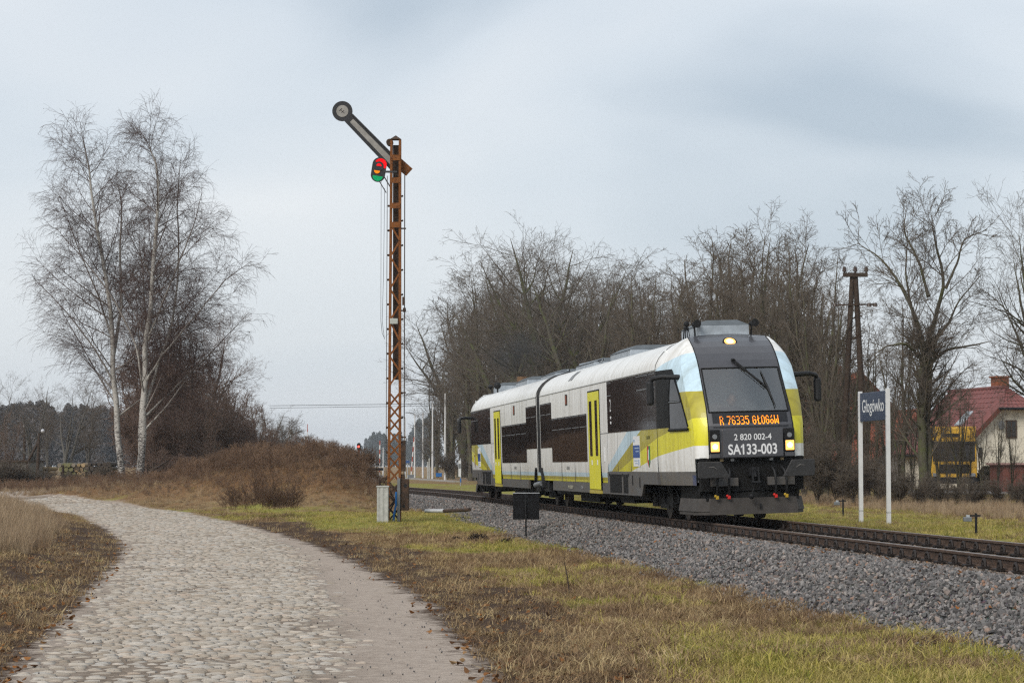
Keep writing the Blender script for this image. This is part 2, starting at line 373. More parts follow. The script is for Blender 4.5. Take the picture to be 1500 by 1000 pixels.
# ------------------------------------------------------------------ track: ballast, sleepers, rails, fastenings
bal_t = np.arange(4, 175, .35)
prof = [(4.0,-.90),(3.35,-.66),(3.0,-.56),(2.55,-.40),(2.15,-.25),(1.85,-.19),(1.35,-.195),(.9,-.225),(.62,-.225),(0,-.215),(-.62,-.19),(-.9,-.175),(-1.35,-.15),(-1.85,-.16),(-2.2,-.25),(-2.6,-.36),(-3.2,-.60)]
def bal_h(l):
    a = np.array(prof)[::-1]; return np.interp(l, a[:,0], a[:,1])
ls = np.array([p[0] for p in prof]); TT, LL = np.meshgrid(bal_t, ls, indexing='ij')
spread = 1 + .16*(vnoise(TT, LL*0, 3.0, 3)-.5)*np.clip(np.abs(LL)-1.6, 0, 1) + .05*np.clip((40-TT)/20, 0, 1)*np.clip(LL-1.6, 0, 1)
XY = track(TT, LL*spread); hh = bal_h(LL) + .03*(vnoise(TT*1.0, LL*2.0, .5, 4)-.5)
V = np.concatenate([XY, hh[..., None]], -1).reshape(-1, 3); n1, n2 = len(bal_t), len(ls)
ii = np.arange(n1-1)[:, None]*n2 + np.arange(n2-1)[None, :]
Fq = np.stack([ii, ii+n2, ii+n2+1, ii+1], -1).reshape(-1, 4)
t = NT('crushed_stone_bed'); v = t.pos()
vo = t.n('ShaderNodeTexVoronoi'); vo.inputs['Scale'].default_value = 17; t.l(v, vo.inputs['Vector'])
cc = t.ramp(t.n('ShaderNodeSeparateColor').outputs[0] if False else t.noise(30, 3, .6, v), [(.25, (.022,.020,.019)), (.5, (.075,.07,.067)), (.75, (.17,.16,.155))])
t.col(t.mix(.45, cc, vo.outputs['Color'], 'SOFT_LIGHT')); t.p(rough=.9); t.bump(vo.outputs['Distance'], 1.0, .05)
trk = empty('railway_track'); tag(trk, 'single railway track with brown rails on grey ballast', 'track')
bed = link_mesh('ballast_bed', np_mesh('ballast_bed', V, Fq, False), trk, [t.m])

def stone_mesh(seed, flat=.75):
    r = np.random.default_rng(seed); bm = bmesh.new(); bmesh.ops.create_icosphere(bm, subdivisions=1, radius=1)
    bmesh.ops.delete(bm, geom=[bm.verts[k] for k in r.choice(len(bm.verts), 24, replace=False)] if False else [], context='VERTS')
    pts = [Vector(r.normal(0, 1, 3)) for _ in range(13)]
    bm.clear()
    for p in pts: p.normalize(); bm.verts.new((p.x*r.uniform(.8,1.1), p.y*r.uniform(.6,.9), p.z*flat*r.uniform(.7,1)))
    h = bmesh.ops.convex_hull(bm, input=bm.verts); bmesh.ops.delete(bm, geom=[x for x in h['geom_interior'] if isinstance(x, bmesh.types.BMVert)], context='VERTS')
    me = bpy.data.meshes.new('stone'); bm.to_mesh(me); bm.free(); return me
t = NT('granite_ballast'); rn = t.rnd(); nb = t.noise(3, 3, .6, t.coord())
t.col(t.mix(.35, t.ramp(rn, [(0, (.055,.051,.049)), (.25, (.12,.113,.11)), (.45, (.205,.19,.183)), (.6, (.115,.115,.11)), (.78, (.27,.25,.238)), (.88, (.18,.135,.115)), (.96, (.33,.30,.275)), (1, (.26,.14,.085))]), t.ramp(nb, [(.3,(.4,.4,.4)),(.7,(1,1,1))]), 'MULTIPLY')); t.p(rough=.85, spec=.3)
variants('ballast_stones', [stone_mesh(100+k) for k in range(7)], [t.m])
t = NT('rust_stained_ballast'); t.col(t.ramp(t.rnd(), [(0, (.05,.038,.03)), (.5, (.12,.088,.066)), (.85, (.18,.14,.11)), (1, (.16,.155,.15))])); t.p(rough=.9, spec=.2)
variants('stained_stones', [stone_mesh(200+k) for k in range(4)], [t.m])
def ballast_pts(n, t0, t1, pw, sz):
    u = RNG.random(n); tt = t0 + (t1-t0)*u**pw; lo = -2.4; ll = RNG.uniform(lo, 3.75, n)
    ll = np.where(RNG.random(n) < .8, RNG.uniform(.95, 3.7, n), RNG.uniform(-2.3, .95, n))
    sp = 1 + .16*(vnoise(tt, tt*0, 3.0, 3)-.5)*np.clip(np.abs(ll)-1.6, 0, 1) + .05*np.clip((40-tt)/20, 0, 1)*np.clip(ll-1.6, 0, 1)
    keep = (np.abs(np.abs(ll)-.75) > .10)
    xy = track(tt, ll*sp); z = np.maximum(bal_h(ll), np.where(np.abs(ll) > 2.6, ground(xy[:,0], xy[:,1]), -9)) + RNG.uniform(-.005, .035, n)
    keep &= (RNG.random(n) < sstep(3.55-ll, 0, .8) + .10*sstep(4.2-ll, 0, .5))
    s = sz*RNG.uniform(.55, 1.35, n)*(1+.4*(RNG.random(n) < .12))
    return np.concatenate([xy, z[:, None]], 1)[keep], s[keep], (np.abs(np.abs(ll)-.75) < .30 + .35*vnoise(tt, ll*3, 1.2, 8))[keep] & (RNG.random(keep.sum()) < .75)
p1, s1, b1 = ballast_pts(85000, 14, 66, 1.25, .0315); p2, s2, b2 = ballast_pts(34000, 60, 135, 1.1, .039)
P_, S_ = np.concatenate([p1, p2]), np.concatenate([s1, s2])
B_ = np.concatenate([b1, b2])
scatter('ballast_stones', 'ballast_stones', P_[~B_], RNG.uniform(0, 6.28, ((~B_).sum(), 3)), S_[~B_], 'grey crushed stone ballast', parent=trk)
scatter('stained_ballast_stones', 'stained_stones', P_[B_], RNG.uniform(0, 6.28, (B_.sum(), 3)), S_[B_], 'rust stained ballast along the rails', parent=trk)

# rails: a real rail section swept along the track
rail_sec = [(-.075,-.172),(.075,-.172),(.075,-.160),(.02,-.145),(.0085,-.13),(.0085,-.048),(.036,-.036),(.036,-.008),(.028,0.0),(-.028,0.0),(-.036,-.008),(-.036,-.036),(-.0085,-.048),(-.0085,-.13),(-.02,-.145),(-.075,-.160)]
t = NT('rusty_rail'); v = t.coord(); nn = t.noise(22, 4, .6, t.mapping(v, (.25,.25,2)))
body = t.ramp(nn, [(.3, (.034,.021,.015)), (.55, (.075,.046,.031)), (.8, (.115,.072,.048))])
t.col(body); t.p(rough=.75, spec=.3); M['rail'] = t.m
t = NT('worn_rail_head'); t.col(t.ramp(t.noise(30, 3, .6, t.mapping(t.coord(), (.1,.1,1))), [(.3, (.22,.19,.17)), (.7, (.42,.38,.35))])); t.p(rough=.38, metal=.75); M['rail_head'] = t.m
CANT = math.atan2(.042, 1.5)
def zc(l): return .021 - l*math.tan(CANT)          # height of the running plane at offset l
tt = np.concatenate([np.arange(3, 80, 1.5), np.arange(80, 176, 1.5)])
for l0 in (.75, -.75):
    vs, fs, mi = [], [], []
    sec = rail_sec; k = len(sec)
    for q in tt:
        for (dl, dz) in sec:
            p = track(q, l0 + dl); vs.append((p[0], p[1], zc(l0) + dz))
    for i in range(len(tt)-1):
        for j in range(k):
            fs.append((i*k+j, i*k+(j+1)%k, (i+1)*k+(j+1)%k, (i+1)*k+j)); mi.append(1 if j in (8,) else 0)
    mb = MB(); mb.v = vs; mb.f = fs; mb.m = mi; mb.sm = [False]*len(fs); mb.build('rail', [M['rail'], M['rail_head']], trk)
# sleepers and fastenings, one by one for the nearest 130, the rest joined
sl_me = MB().box(-.13, .13, -1.25, 1.25, -.20, 0).build('sleeper', simple('oak_sleeper', (.10,.075,.055), .9, 0, .5, 6, .4), trk, bevel=.015)
clip_mb = MB()
ang = np.linspace(0, math.pi, 9)
for r_, w_ in ((.074, .030),):          # an arched spring clip over its bolt, on a rib plate
    pts = [(r_*math.cos(a), .055, .012 + .088*math.sin(a)) for a in ang]; clip_mb.tube(pts, .020, 6)
clip_mb.box(-.085, .085, -.02, .13, -.012, .012); clip_mb.cyl((0,.06,.0),(0,.06,.062),.022,n=8); clip_mb.cyl((0,.06,.03),(0,.06,.048),.036,n=6)
M['clip'] = simple('rusty_fastening', (.024,.017,.014), .65, 0, .5, 30)
clip = clip_mb.build('rail_clip', M['clip'], trk)
first = True; rest = MB(); cv = [v_.co.copy() for v_ in clip.data.vertices]; cf = [tuple(p.vertices) for p in clip.data.polygons]
q0 = 14.0
for i in range(230):
    q = q0 + .6*i; c0 = track(q); c1 = track(q+.1); rz = math.atan2(c1[1]-c0[1], c1[0]-c0[0])
    if i < 75:
        s_ = sl_me if i == 0 else sl_me.copy()
        if i: COL.objects.link(s_)
        s_.location = (c0[0], c0[1], .021-.182); s_.rotation_euler = (-CANT, 0, rz)
    for (l0, sg) in ((.75, 1), (.75, -1), (-.75, 1), (-.75, -1)):
        p = track(q, l0 + sg*.062); loc = Vector((p[0], p[1], zc(l0) - .155)); rr = rz if sg > 0 else rz + math.pi
        if i < 148 and sg > 0:
            o = clip if first else clip.copy()
            if not first: COL.objects.link(o)
            first = False; o.location = loc; o.rotation_euler = (random.uniform(-.05,.05), random.uniform(-.06,.06), rr + random.uniform(-.08,.08))
        elif i < 190:
            m4 = Matrix.Translation(loc) @ Matrix.Rotation(rr, 4, 'Z'); rest.add([m4 @ v_ for v_ in cv], cf, 0, True)
tag(rest.build('rail_clips', M['clip'], trk, fix=False), kind='stuff')

# ------------------------------------------------------------------ cobbled road
road = empty('cobbled_road'); tag(road, kind='structure')
def sett_mat(name, single):
    t = NT(name); pz = t.pos(); tone = t.rnd() if single else t.attr('tone'); ng_ = t.noise(70, 3, .65, pz); nl = t.noise(1.6, 3, .6, pz)
    c = t.ramp(tone, [(0, (.26,.225,.185)), (.2, (.38,.34,.29)), (.45, (.46,.42,.365)), (.65, (.41,.39,.36)), (.85, (.52,.465,.40)), (1, (.42,.34,.275))])
    c = t.mix(t.ramp(nl, [(.40,(.0,.0,.0)),(.62,(.55,.55,.55))]), c, (.32,.265,.205))
    t.col(t.mix(.6, c, t.ramp(ng_, [(.3,(.58,.55,.51)),(.7,(1.05,1.05,1.05))]), 'MULTIPLY')); t.p(rough=.85, spec=.2); t.bump(ng_, .5, .01); return t.m
M['sett'] = sett_mat('worn_granite_sett', False); M['sett_single'] = sett_mat('worn_granite_sett_near', True)
def cob_mesh(seed):
    r = np.random.default_rng(seed); mb = MB(); n = 8; ring0, ring1 = [], []
    for i in range(n):
        a = 2*math.pi*(i+.5)/n; sx, sy = math.copysign(abs(math.cos(a))**.45, math.cos(a)), math.copysign(abs(math.sin(a))**.45, math.sin(a))
        k = r.uniform(.88, 1.06); ring0.append((.5*sx*k, .5*sy*k, -.5)); ring1.append((.455*sx*k, .44*sy*k, .40+r.uniform(-.08,.08)))
    vs = ring0 + ring1 + [(r.uniform(-.06,.06), r.uniform(-.06,.06), .5)]
    fs = [(i,(i+1)%n,n+(i+1)%n,n+i) for i in range(n)] + [(n+i,n+(i+1)%n,2*n) for i in range(n)]
    return vs, fs
cobs = [cob_mesh(k) for k in range(6)]; cob_me = []
for vs, fs in cobs:
    me = bpy.data.meshes.new('cobblestone'); me.from_pydata(vs, [], fs); me.materials.append(M['sett_single']); me.polygons.foreach_set('use_smooth', [True]*len(me.polygons)); cob_me.append(me)
y = 12.0; single = 0
CV = [np.array(c_[0]) for c_ in cobs]; allV = []
while y < 100:
    big = 1 + max(0, y-40)*.012
    dep = random.uniform(.085, .125)*big; xl, xr = float(edge(ROAD_L, y)), float(edge(ROAD_R, y)); slope = -(float(edge(ROAD_L, y+1))-xl)
    row = []; x = xl - random.uniform(0, .35); end = xr + random.uniform(-.30, .12)
    while x < end: wd = random.uniform(.10, .21)*big; row.append((x+wd/2, wd)); x += wd
    cx = np.array([r_[0] for r_ in row]); wd = np.array([r_[1] for r_ in row]); n = len(row)
    cy = y + RNG.uniform(-.02, .02, n) + .06*np.sin(cx*1.3); ed = np.minimum(cx-xl, xr-cx); patch = vnoise(cx, cy, 1.1, 21); rut = vnoise(cx*2.2, cy*.25, 1.0, 23)
    miss = np.where(ed > .4, .05, np.where(ed > .0, .30, .78)) + .55*np.clip((patch-.70)/.3, 0, 1) + .45*np.clip((rut-.78)/.2, 0, 1)
    keep = RNG.random(n) > miss*.7; gz = ground(cx, cy); hz = RNG.uniform(.002, .024, n) - .008*(patch > .68) - .009*np.clip(1-ed/.5, 0, 1.3)
    for i in np.nonzero(keep)[0]:
        loc = (cx[i], cy[i], gz[i] + hz[i] - .045 + .006); sc = (wd[i]*.97, dep*.95, .09); rz = random.uniform(-.10, .10) + math.atan(slope)*.35; vi = random.randrange(6)
        if y > 17.6 and single < 300 and -4.3 < cx[i] < -.2:
            o = bpy.data.objects.new('cobblestone', cob_me[vi]); COL.objects.link(o); o.parent = road
            o.location = loc; o.scale = sc; o.rotation_euler = (random.gauss(0,.04), random.gauss(0,.04), rz); single += 1
        else:
            vv = CV[vi]*np.array(sc); ca, sa = math.cos(rz), math.sin(rz)
            allV.append(np.stack([vv[:,0]*ca-vv[:,1]*sa+loc[0], vv[:,0]*sa+vv[:,1]*ca+loc[1], vv[:,2]+loc[2]+vv[:,0]*random.gauss(0,.04)+vv[:,1]*random.gauss(0,.04)], 1))
    y += dep
nv = 17; VV = np.concatenate(allV); K = len(allV)
f4 = np.array([(i,(i+1)%8,8+(i+1)%8,8+i) for i in range(8)]); f3 = np.array([(8+i,8+(i+1)%8,16,16) for i in range(8)])
o4 = (np.arange(K)*nv)[:, None, None] + f4[None]; o3 = (np.arange(K)*nv)[:, None, None] + f3[None, :, :3]
tri = np.concatenate([o4.reshape(-1,4)[:, [0,1,2]], o4.reshape(-1,4)[:, [0,2,3]], o3.reshape(-1,3)])
co = link_mesh('cobblestones', np_mesh('cobblestones', VV, tri, True, {'tone': np.repeat(RNG.random(K), nv)}), road, [M['sett']]); tag(co, kind='stuff')
# ------------------------------------------------------------------ bare trees
def norm(a): return a / (np.linalg.norm(a, axis=-1, keepdims=True) + 1e-9)
def walk(start, d, length, Mn, wig, trop, r, sag=None):
    """polylines: (N,Mn,3)"""
    N = len(start); P = np.empty((N, Mn, 3)); P[:, 0] = start; step = (length/(Mn-1))[:, None]; d = norm(d)
    for i in range(1, Mn):
        d = norm(d + r.normal(0, wig, (N, 3)) + np.array([0, 0, 1.])*trop)
        P[:, i] = P[:, i-1] + d*step
    return P
def kids(P, R, Ln, n_per, u0, u1, a0, a1, ratio, taper_len, r, r_ratio=.55, rmin=.004, len_min=.05, up=.0):
    """start points, directions, lengths, radii of child branches"""
    N, Mn, _ = P.shape
    n = np.maximum(1, r.poisson(n_per*Ln/np.mean(Ln)))
    par = np.repeat(np.arange(N), n); K = len(par); u = r.uniform(u0, u1, K)**.85
    f = u*(Mn-1); i = np.minimum(f.astype(int), Mn-2); w = (f-i)[:, None]
    S = P[par, i]*(1-w) + P[par, i+1]*w; T = norm(P[par, i+1]-P[par, i]); rp = R[par, i]*(1-w[:,0]) + R[par, i+1]*w[:,0]
    q = norm(np.cross(T, r.normal(0, 1, (K, 3)))); a = np.radians(r.uniform(a0, a1, K))[:, None]
    D = norm(T*np.cos(a) + q*np.sin(a) + np.array([0, 0, up]))
    Lc = np.maximum(len_min, Ln[par]*ratio*(1 - taper_len*u)*r.uniform(.65, 1.25, K)); rc = np.maximum(rmin, rp*r_ratio*r.uniform(.7, 1.15, K))
    return S, D, Lc, rc
def taper(r0, Mn, tip, pw=1.0): s = np.linspace(0, 1, Mn)**pw; return r0[:, None]*(1-s) + np.minimum(tip, r0)[:, None]*s
def assemble(parts):
    Vs, Fs, Rs, o = [], [], [], 0
    for (P, R, k) in parts:
        v, f = tube_arrays(P, R, k); Vs.append(v); Fs.append(f+o); o += len(v); Rs.append(np.repeat(R.reshape(-1), k))
    return np.concatenate(Vs), np.concatenate(Fs), np.concatenate(Rs)
def tree_meshes(seed, stems, levels, tip=.005):
    """stems: list of (points, radius0, radius1); levels: dicts. Returns trunk mesh, crown mesh"""
    r = np.random.default_rng(seed); Mn = 14; Ps, Rs, Ls = [], [], []
    for pts, ra, rb in stems:
        pts = np.array(pts, float); s = np.linspace(0, 1, len(pts)); q = np.linspace(0, 1, Mn)
        p = np.stack([np.interp(q, s, pts[:, c]) for c in range(3)], 1)
        sm = p.copy(); sm[1:-1] = (p[:-2]+2*p[1:-1]+p[2:])/4; sm[1:-1] += r.normal(0, .02, (Mn-2, 3))*np.linalg.norm(pts[-1]-pts[0])*.12
        Ps.append(sm); rr = ra*(1-q)**.85 + rb*q; rr[0] *= 1.35; rr[1] *= 1.05; Rs.append(rr); Ls.append(np.linalg.norm(np.diff(sm, axis=0), axis=1).sum())
    P, R, Ln = np.array(Ps), np.array(Rs), np.array(Ls); trunk = [(P, R, 9)]; crown = []; pools = [(P, R, Ln)]
    for lv in levels:
        src = pools[lv.get('on', -1)]
        S, D, Lc, rc = kids(*src, lv['n'], lv.get('u0', .25), lv.get('u1', 1), lv.get('a0', 25), lv.get('a1', 60), lv['ratio'], lv.get('tl', .6), r, lv.get('rr', .55), lv.get('rmin', tip), lv.get('lmin', .05), up=lv.get('up', 0))
        P = walk(S, D, Lc, lv.get('m', 6), lv.get('wig', .12), lv.get('trop', .03), r)
        R = taper(rc, lv.get('m', 6), tip*lv.get('tipf', 1)); crown.append((P, R, lv.get('k', 4))); pools.append((P, R, Lc))
    res = []
    for nm, parts in (('trunk', trunk + ([crown[0]] if levels and levels[0].get('trunk') else [])), ('crown', crown[1:] if levels and levels[0].get('trunk') else crown)):
        v, f, rd = assemble(parts); res.append(np_mesh(nm, v, f, True, {'rad': rd}))
    return res
def bark(name, thick, thin, scale=14, moss=None, lo=.008, hi=.05, zs_=.35):
    t = NT(name); v = t.coord(); n1 = t.noise(scale, 4, .65, t.mapping(v, (1,1,zs_)))
    k = t.n('ShaderNodeMapRange'); k.inputs[1].default_value = lo; k.inputs[2].default_value = hi; t.l(t.attr('rad'), k.inputs[0])
    th = t.ramp(n1, [(.3, tuple(c*.5 for c in thick)), (.7, thick)])
    if moss: th = t.mix(t.ramp(t.noise(1.6, 3, .6, v), [(.45,(0,0,0)),(.65,(.8,.8,.8))]), th, moss)
    t.col(t.mix(k.outputs[0], thin, th)); t.p(rough=.9, spec=.15); t.bump(n1, .5, .03); return t.m
BK = dict(
    dark=bark('damp_dark_bark', (.10,.088,.068), (.12,.098,.078), moss=(.085,.095,.035)),
    brown=bark('brown_bark', (.105,.088,.068), (.118,.096,.075), moss=(.095,.10,.05)),
    red=bark('reddish_twig_bark', (.125,.095,.077), (.165,.114,.09)),
    pale=bark('pale_grey_bark', (.15,.14,.125), (.13,.105,.085)))
t = NT('birch_bark'); v = t.coord(); n1 = t.noise(9, 4, .7, t.mapping(v, (1,1,3.2))); n2 = t.noise(2.2, 4, .6, t.mapping(v, (1,1,.6)))
sp = t.n('ShaderNodeSeparateXYZ'); t.l(v, sp.inputs[0])
low = t.n('ShaderNodeMapRange'); low.inputs[1].default_value = 5.5; low.inputs[2].default_value = 0.0; t.l(sp.outputs[2], low.inputs[0])
fz = t.math('ADD', t.math('MULTIPLY', n1, .8), t.math('ADD', t.math('MULTIPLY', low.outputs[0], .20), t.math('MULTIPLY', n2, .25)))
wh = t.ramp(fz, [(.60, (.42,.40,.365)), (.66, (.18,.16,.145)), (.70, (.025,.022,.02))])
k = t.n('ShaderNodeMapRange'); k.inputs[1].default_value = .018; k.inputs[2].default_value = .060; t.l(t.attr('rad'), k.inputs[0])
t.col(t.mix(k.outputs[0], (.085,.055,.046), wh)); t.p(rough=.8, spec=.2); BK['birch'] = t.m

def make_tree(name, seed, stems, levels, mat_trunk, mat_crown, loc, rz=0., label=None, group=None, tip=.005, scale=1., cat='tree'):
    a, b = tree_meshes(seed, stems, levels, tip); root = empty(name, loc, rz); root.scale = (scale,)*3
    link_mesh('trunk', a, root, [mat_trunk]); link_mesh('crown', b, root, [mat_crown]); tag(root, label, cat, group); return root
def gpt(px, Y, l=None):
    x = at(px, 684, Y).x; return (x, Y, float(ground(x, Y)) - .08)

# the two birches at the bend of the road
def stem_px(base_px, Y, pts):
    """stem points in metres about the base, from directions seen"""
    b = at(base_px, 719, Y); return [((at(px, py, Y) - b).x, dy, (at(px, py, Y) - b).z) for px, py, dy in pts]
YB = 115.0
bl = [dict(n=23, u0=.12, u1=.99, a0=32, a1=62, ratio=.40, tl=.80, m=7, wig=.06, trop=.035, rr=.34, k=4, rmin=.012),
      dict(n=9, u0=.06, a0=25, a1=58, ratio=.50, tl=.50, m=6, wig=.09, trop=-.02, rr=.5, k=3, rmin=.0062, lmin=.8),
      dict(n=6.3, u0=.05, a0=18, a1=55, ratio=.55, tl=.40, m=5, wig=.10, trop=-.14, rr=.55, k=3, rmin=.0042, lmin=.55),
      dict(n=1.25, u0=.05, a0=15, a1=50, ratio=.62, tl=.3, m=4, wig=.10, trop=-.2, rr=.7, k=3, rmin=.0034, lmin=.45),
      dict(on=1, n=5, u0=.45, a0=15, a1=45, ratio=.30, tl=.3, m=5, wig=.10, trop=-.09, rr=.5, k=3, rmin=.004)]
s1 = stem_px(178, YB, [(180,722,0),(172,640,.2),(166,560,.3),(163,470,.2),(152,380,0),(141,305,-.2),(130,240,-.3),(121,195,-.4)])
s1b = stem_px(178, YB, [(164,520,.25),(176,440,.8),(168,370,1.2),(172,300,1.5),(162,255,1.7)])
g0 = at(180, 722, YB)
make_tree('birch_tree', 11, [(s1, .17, .012), (s1b, .09, .01), (stem_px(178, YB, [(165,560,.3),(140,510,-.4),(95,450,-.8),(55,410,-1.0)]), .05, .008), (stem_px(178, YB, [(164,500,.3),(140,430,.6),(105,350,.9),(80,280,1.0)]), .05, .008)], bl, BK['birch'], BK['birch'], (at(178,719,YB).x, YB, at(178,719,YB).z), 0,
          'left of the two tall bare birches, white trunk leaning left beside the road', 'birches at the bend of the road', tip=.005)
s2 = stem_px(205, YB-1.5, [(203,724,0),(208,650,0),(211,590,0),(213,510,0),(222,430,-.2),(230,340,-.2),(238,270,-.3),(226,230,-.3),(219,205,-.3)])
s2b = stem_px(205, YB-1.5, [(206,690,.2),(200,655,.5),(203,590,.8),(210,500,1.2),(204,410,1.5),(196,330,1.6)])
s2c = stem_px(205, YB-1.5, [(211,600,0),(228,540,.4),(250,470,.8),(258,380,1.0),(255,290,.9),(262,225,.8)])
s2d = stem_px(205, YB-1.5, [(213,560,0),(240,520,-.6),(285,470,-.9),(330,415,-1.0),(372,385,-1.0)])
make_tree('birch_tree', 12, [(s2, .19, .012), (s2b, .10, .01), (s2c, .085, .01), (s2d, .06, .008), (stem_px(205, YB-1.5, [(212,570,0),(196,500,.5),(160,430,.9),(110,370,1.1),(75,330,1.2)]), .06, .008), (stem_px(205, YB-1.5, [(216,500,0),(250,420,-.5),(285,340,-.8),(300,285,-.9)]), .055, .008), (stem_px(205, YB-1.5, [(212,610,0),(262,560,.6),(315,505,.9),(362,455,1.0)]), .05, .008)], bl, BK['birch'], BK['birch'], (at(205,719,YB-1.5).x, YB-1.5, at(205,719,YB-1.5).z), 0,
          'right of the two tall bare birches, forked white trunk with black scars at its foot', 'birches at the bend of the road', tip=.005)

# kinds of bare tree that the wood is made of
def gen_stems(seed, h, n, spread, r0, lean=.06, y0=0.0):
    r = np.random.default_rng(seed); out = []
    for i in range(n):
        az = r.uniform(0, 6.28); hh = h*r.uniform(.72, 1.0) if i else h; sp = spread*r.uniform(.4, 1)*h if n > 1 else lean*h
        fork = 0 if i == 0 else r.uniform(.02, .28)
        p0 = np.array([0, 0, fork*h]); pts = [p0 + np.array([math.cos(az)*sp*k**1.2, math.sin(az)*sp*k**1.2, (hh-fork*h)*k]) + r.normal(0, .012, 3)*h*k for k in np.linspace(0, 1, 6)]
        out.append((pts, r0*(1 if i == 0 else .68), .014))
    return out
def decid(n1=22, n2=10, n3=6, up=.15, r1=.42, a=(28,58), u0=.22, trop=.02):
    return [dict(n=n1, u0=u0, a0=a[0], a1=a[1], ratio=r1, tl=.55, m=9, wig=.11, trop=trop, rr=.46, k=5, rmin=.016, up=up),
            dict(n=n2, u0=.10, a0=28, a1=60, ratio=.50, tl=.48, m=7, wig=.13, trop=.015, rr=.5, k=4, rmin=.009),
            dict(n=n3, u0=.05, a0=25, a1=60, ratio=.52, tl=.40, m=5, wig=.15, trop=.01, rr=.6, k=3, rmin=.0075, lmin=.25),
            dict(n=1.2, u0=.1, a0=22, a1=55, ratio=.55, tl=.3, m=4, wig=.15, trop=.02, rr=.7, k=3, rmin=.006, lmin=.2)]
def kind_meshes(seed, stems, levels, tip=.005): return tree_meshes(seed, stems, levels, tip)
KINDS = {
  'oak1':   (kind_meshes(31, gen_stems(1, 17, 4, .28, .34), decid(15, 8, 4, .08, .46, (35,68))), 'dark'),
  'oak2':   (kind_meshes(32, gen_stems(2, 17, 5, .28, .32), decid(12, 8, 4, .08, .46, (35,68))), 'dark'),
  'ash1':   (kind_meshes(33, gen_stems(3, 15, 2, .12, .24), decid(22, 7, 3.5, .3, .36)), 'brown'),
  'ash2':   (kind_meshes(34, gen_stems(4, 14, 3, .12, .21), decid(17, 7, 3.5, .35, .34, u0=.15)), 'brown'),
  'thin1':  (kind_meshes(35, gen_stems(5, 13, 4, .12, .16), decid(14, 6, 3.2, .4, .32, u0=.15)), 'brown'),
  'thin2':  (kind_meshes(36, gen_stems(6, 12, 6, .16, .13), decid(11, 6, 3.2, .4, .32, u0=.12)), 'brown'),
  'bush1':  (kind_meshes(37, gen_stems(7, 5, 9, .34, .05), decid(13, 6, 3.5, .3, .40, u0=.06)), 'brown'),
  'bush2':  (kind_meshes(38, gen_stems(8, 4, 10, .42, .045), decid(12, 6, 3.5, .25, .42, u0=.05)), 'brown'),
}
protos = {}
def place(kind, loc, scale, rz, name, label, group, cat='tree', sz=None, mat=None):
    (a, b), bk = KINDS[kind]
    root = empty(name, loc, rz); root.scale = (scale, scale, sz or scale)
    for nm, me in (('trunk', a), ('crown', b)):
        if not me.materials: me.materials.append(BK[bk])
        o = bpy.data.objects.new(nm, me); COL.objects.link(o); o.parent = root
        if mat: o.material_slots[0].link = 'OBJECT'; o.material_slots[0].material = BK[mat]
    tag(root, label, cat, group); return root
def tree_px(kind, px, D, top_py, name, label, group, cat='tree', H0=None, mat=None, wide=1.0):
    """a tree standing D metres from the camera-side line of the track belt, seen at column px, its top at row top_py"""
    u = (px-750)/F_PX; Y = D/(u*CT + ST) if True else 0
    return tree_at(kind, px, Y, top_py, name, label, group, cat, mat, wide)
H_KIND = {k: max(v.co.z for v in KINDS[k][0][1].vertices) for k in KINDS}
def tree_at(kind, px, Y, top_py, name, label, group, cat='tree', mat=None, wide=1.0):
    x = at(px, 684, Y).x; gz = float(ground(x, Y)) - .1; top = at(px, top_py, Y).z
    sz = (top-gz)/H_KIND[kind]; s = sz*wide
    return place(kind, (x, Y, gz), s, random.uniform(0, 6.28), name, label, group, cat, sz, mat)
WOOD = 'bare trees of the wood beyond the track'
WL = 'bare deciduous tree among many in the brown wood beyond the railcar'
# the tall front row, left to right as seen
for kind, px, Y, top, lab in [
    ('oak1', 735, 178, 312, 'tall wide-crowned bare tree above the rear end of the railcar, left one of a pair'),
    ('oak2', 818, 168, 308, 'tall bare tree above the coupling of the two cars, right one of a pair'),
    ('ash1', 708, 190, 358, 'broad bare tree sloping down to the lamp posts at the left of the wood'),
    ('oak1', 862, 160, 330, 'broad bare tree above the windows at the rear of the front car'),
    ('oak2', 778, 182, 325, 'broad bare tree between the tall pair above the rear car'),
    ('ash1', 690, 205, 420, 'bare tree at the left edge of the wood, beside the last lamp post'),
    ('ash2', 662, 235, 470, 'smaller bare tree leaning over the lamp posts at the end of the wood'),
    ('ash2', 935, 128, 355, 'bare tree with a rounded top above the middle of the front car'),
    ('thin1', 1035, 112, 328, 'slim bare tree with many upright branches behind the roof of the front car'),
    ('ash1', 1105, 104, 283, 'tallest slim bare tree, tufted at the top, just right of the railcar nose'),
    ('ash2', 1150, 98, 305, 'bare tree with tufted twig ends to the right of the railcar roof'),
    ('thin1', 1200, 92, 352, 'bare multi-stemmed tree left of the twin wooden utility pole'),
    ('ash1', 985, 120, 372, 'bare tree with a thin pointed top over the front car roof')]:
    tree_at(kind, px, Y, top, 'bare_tree', lab, WOOD, wide=1.2 if kind[:3] == 'oak' else 1.0)
wood_rng = random.Random(5)
SECT = [(700, 'behind the lamp posts'), (790, 'above the rear car'), (880, 'above the joint of the cars'), (960, 'above the front car windows'), (1050, 'above the front car roof'), (1140, 'behind the railcar nose'), (1260, 'left of the utility pole')]
ORD = ['first','second','third','fourth','fifth','sixth','seventh','eighth','ninth','tenth','eleventh','twelfth']; CNT = {}
def nth(key): CNT[key] = CNT.get(key, 0) + 1; return ORD[CNT[key]-1]
def sect(px): return next(s_ for lim, s_ in SECT + [(9999, 'right of the utility pole')] if px < lim)
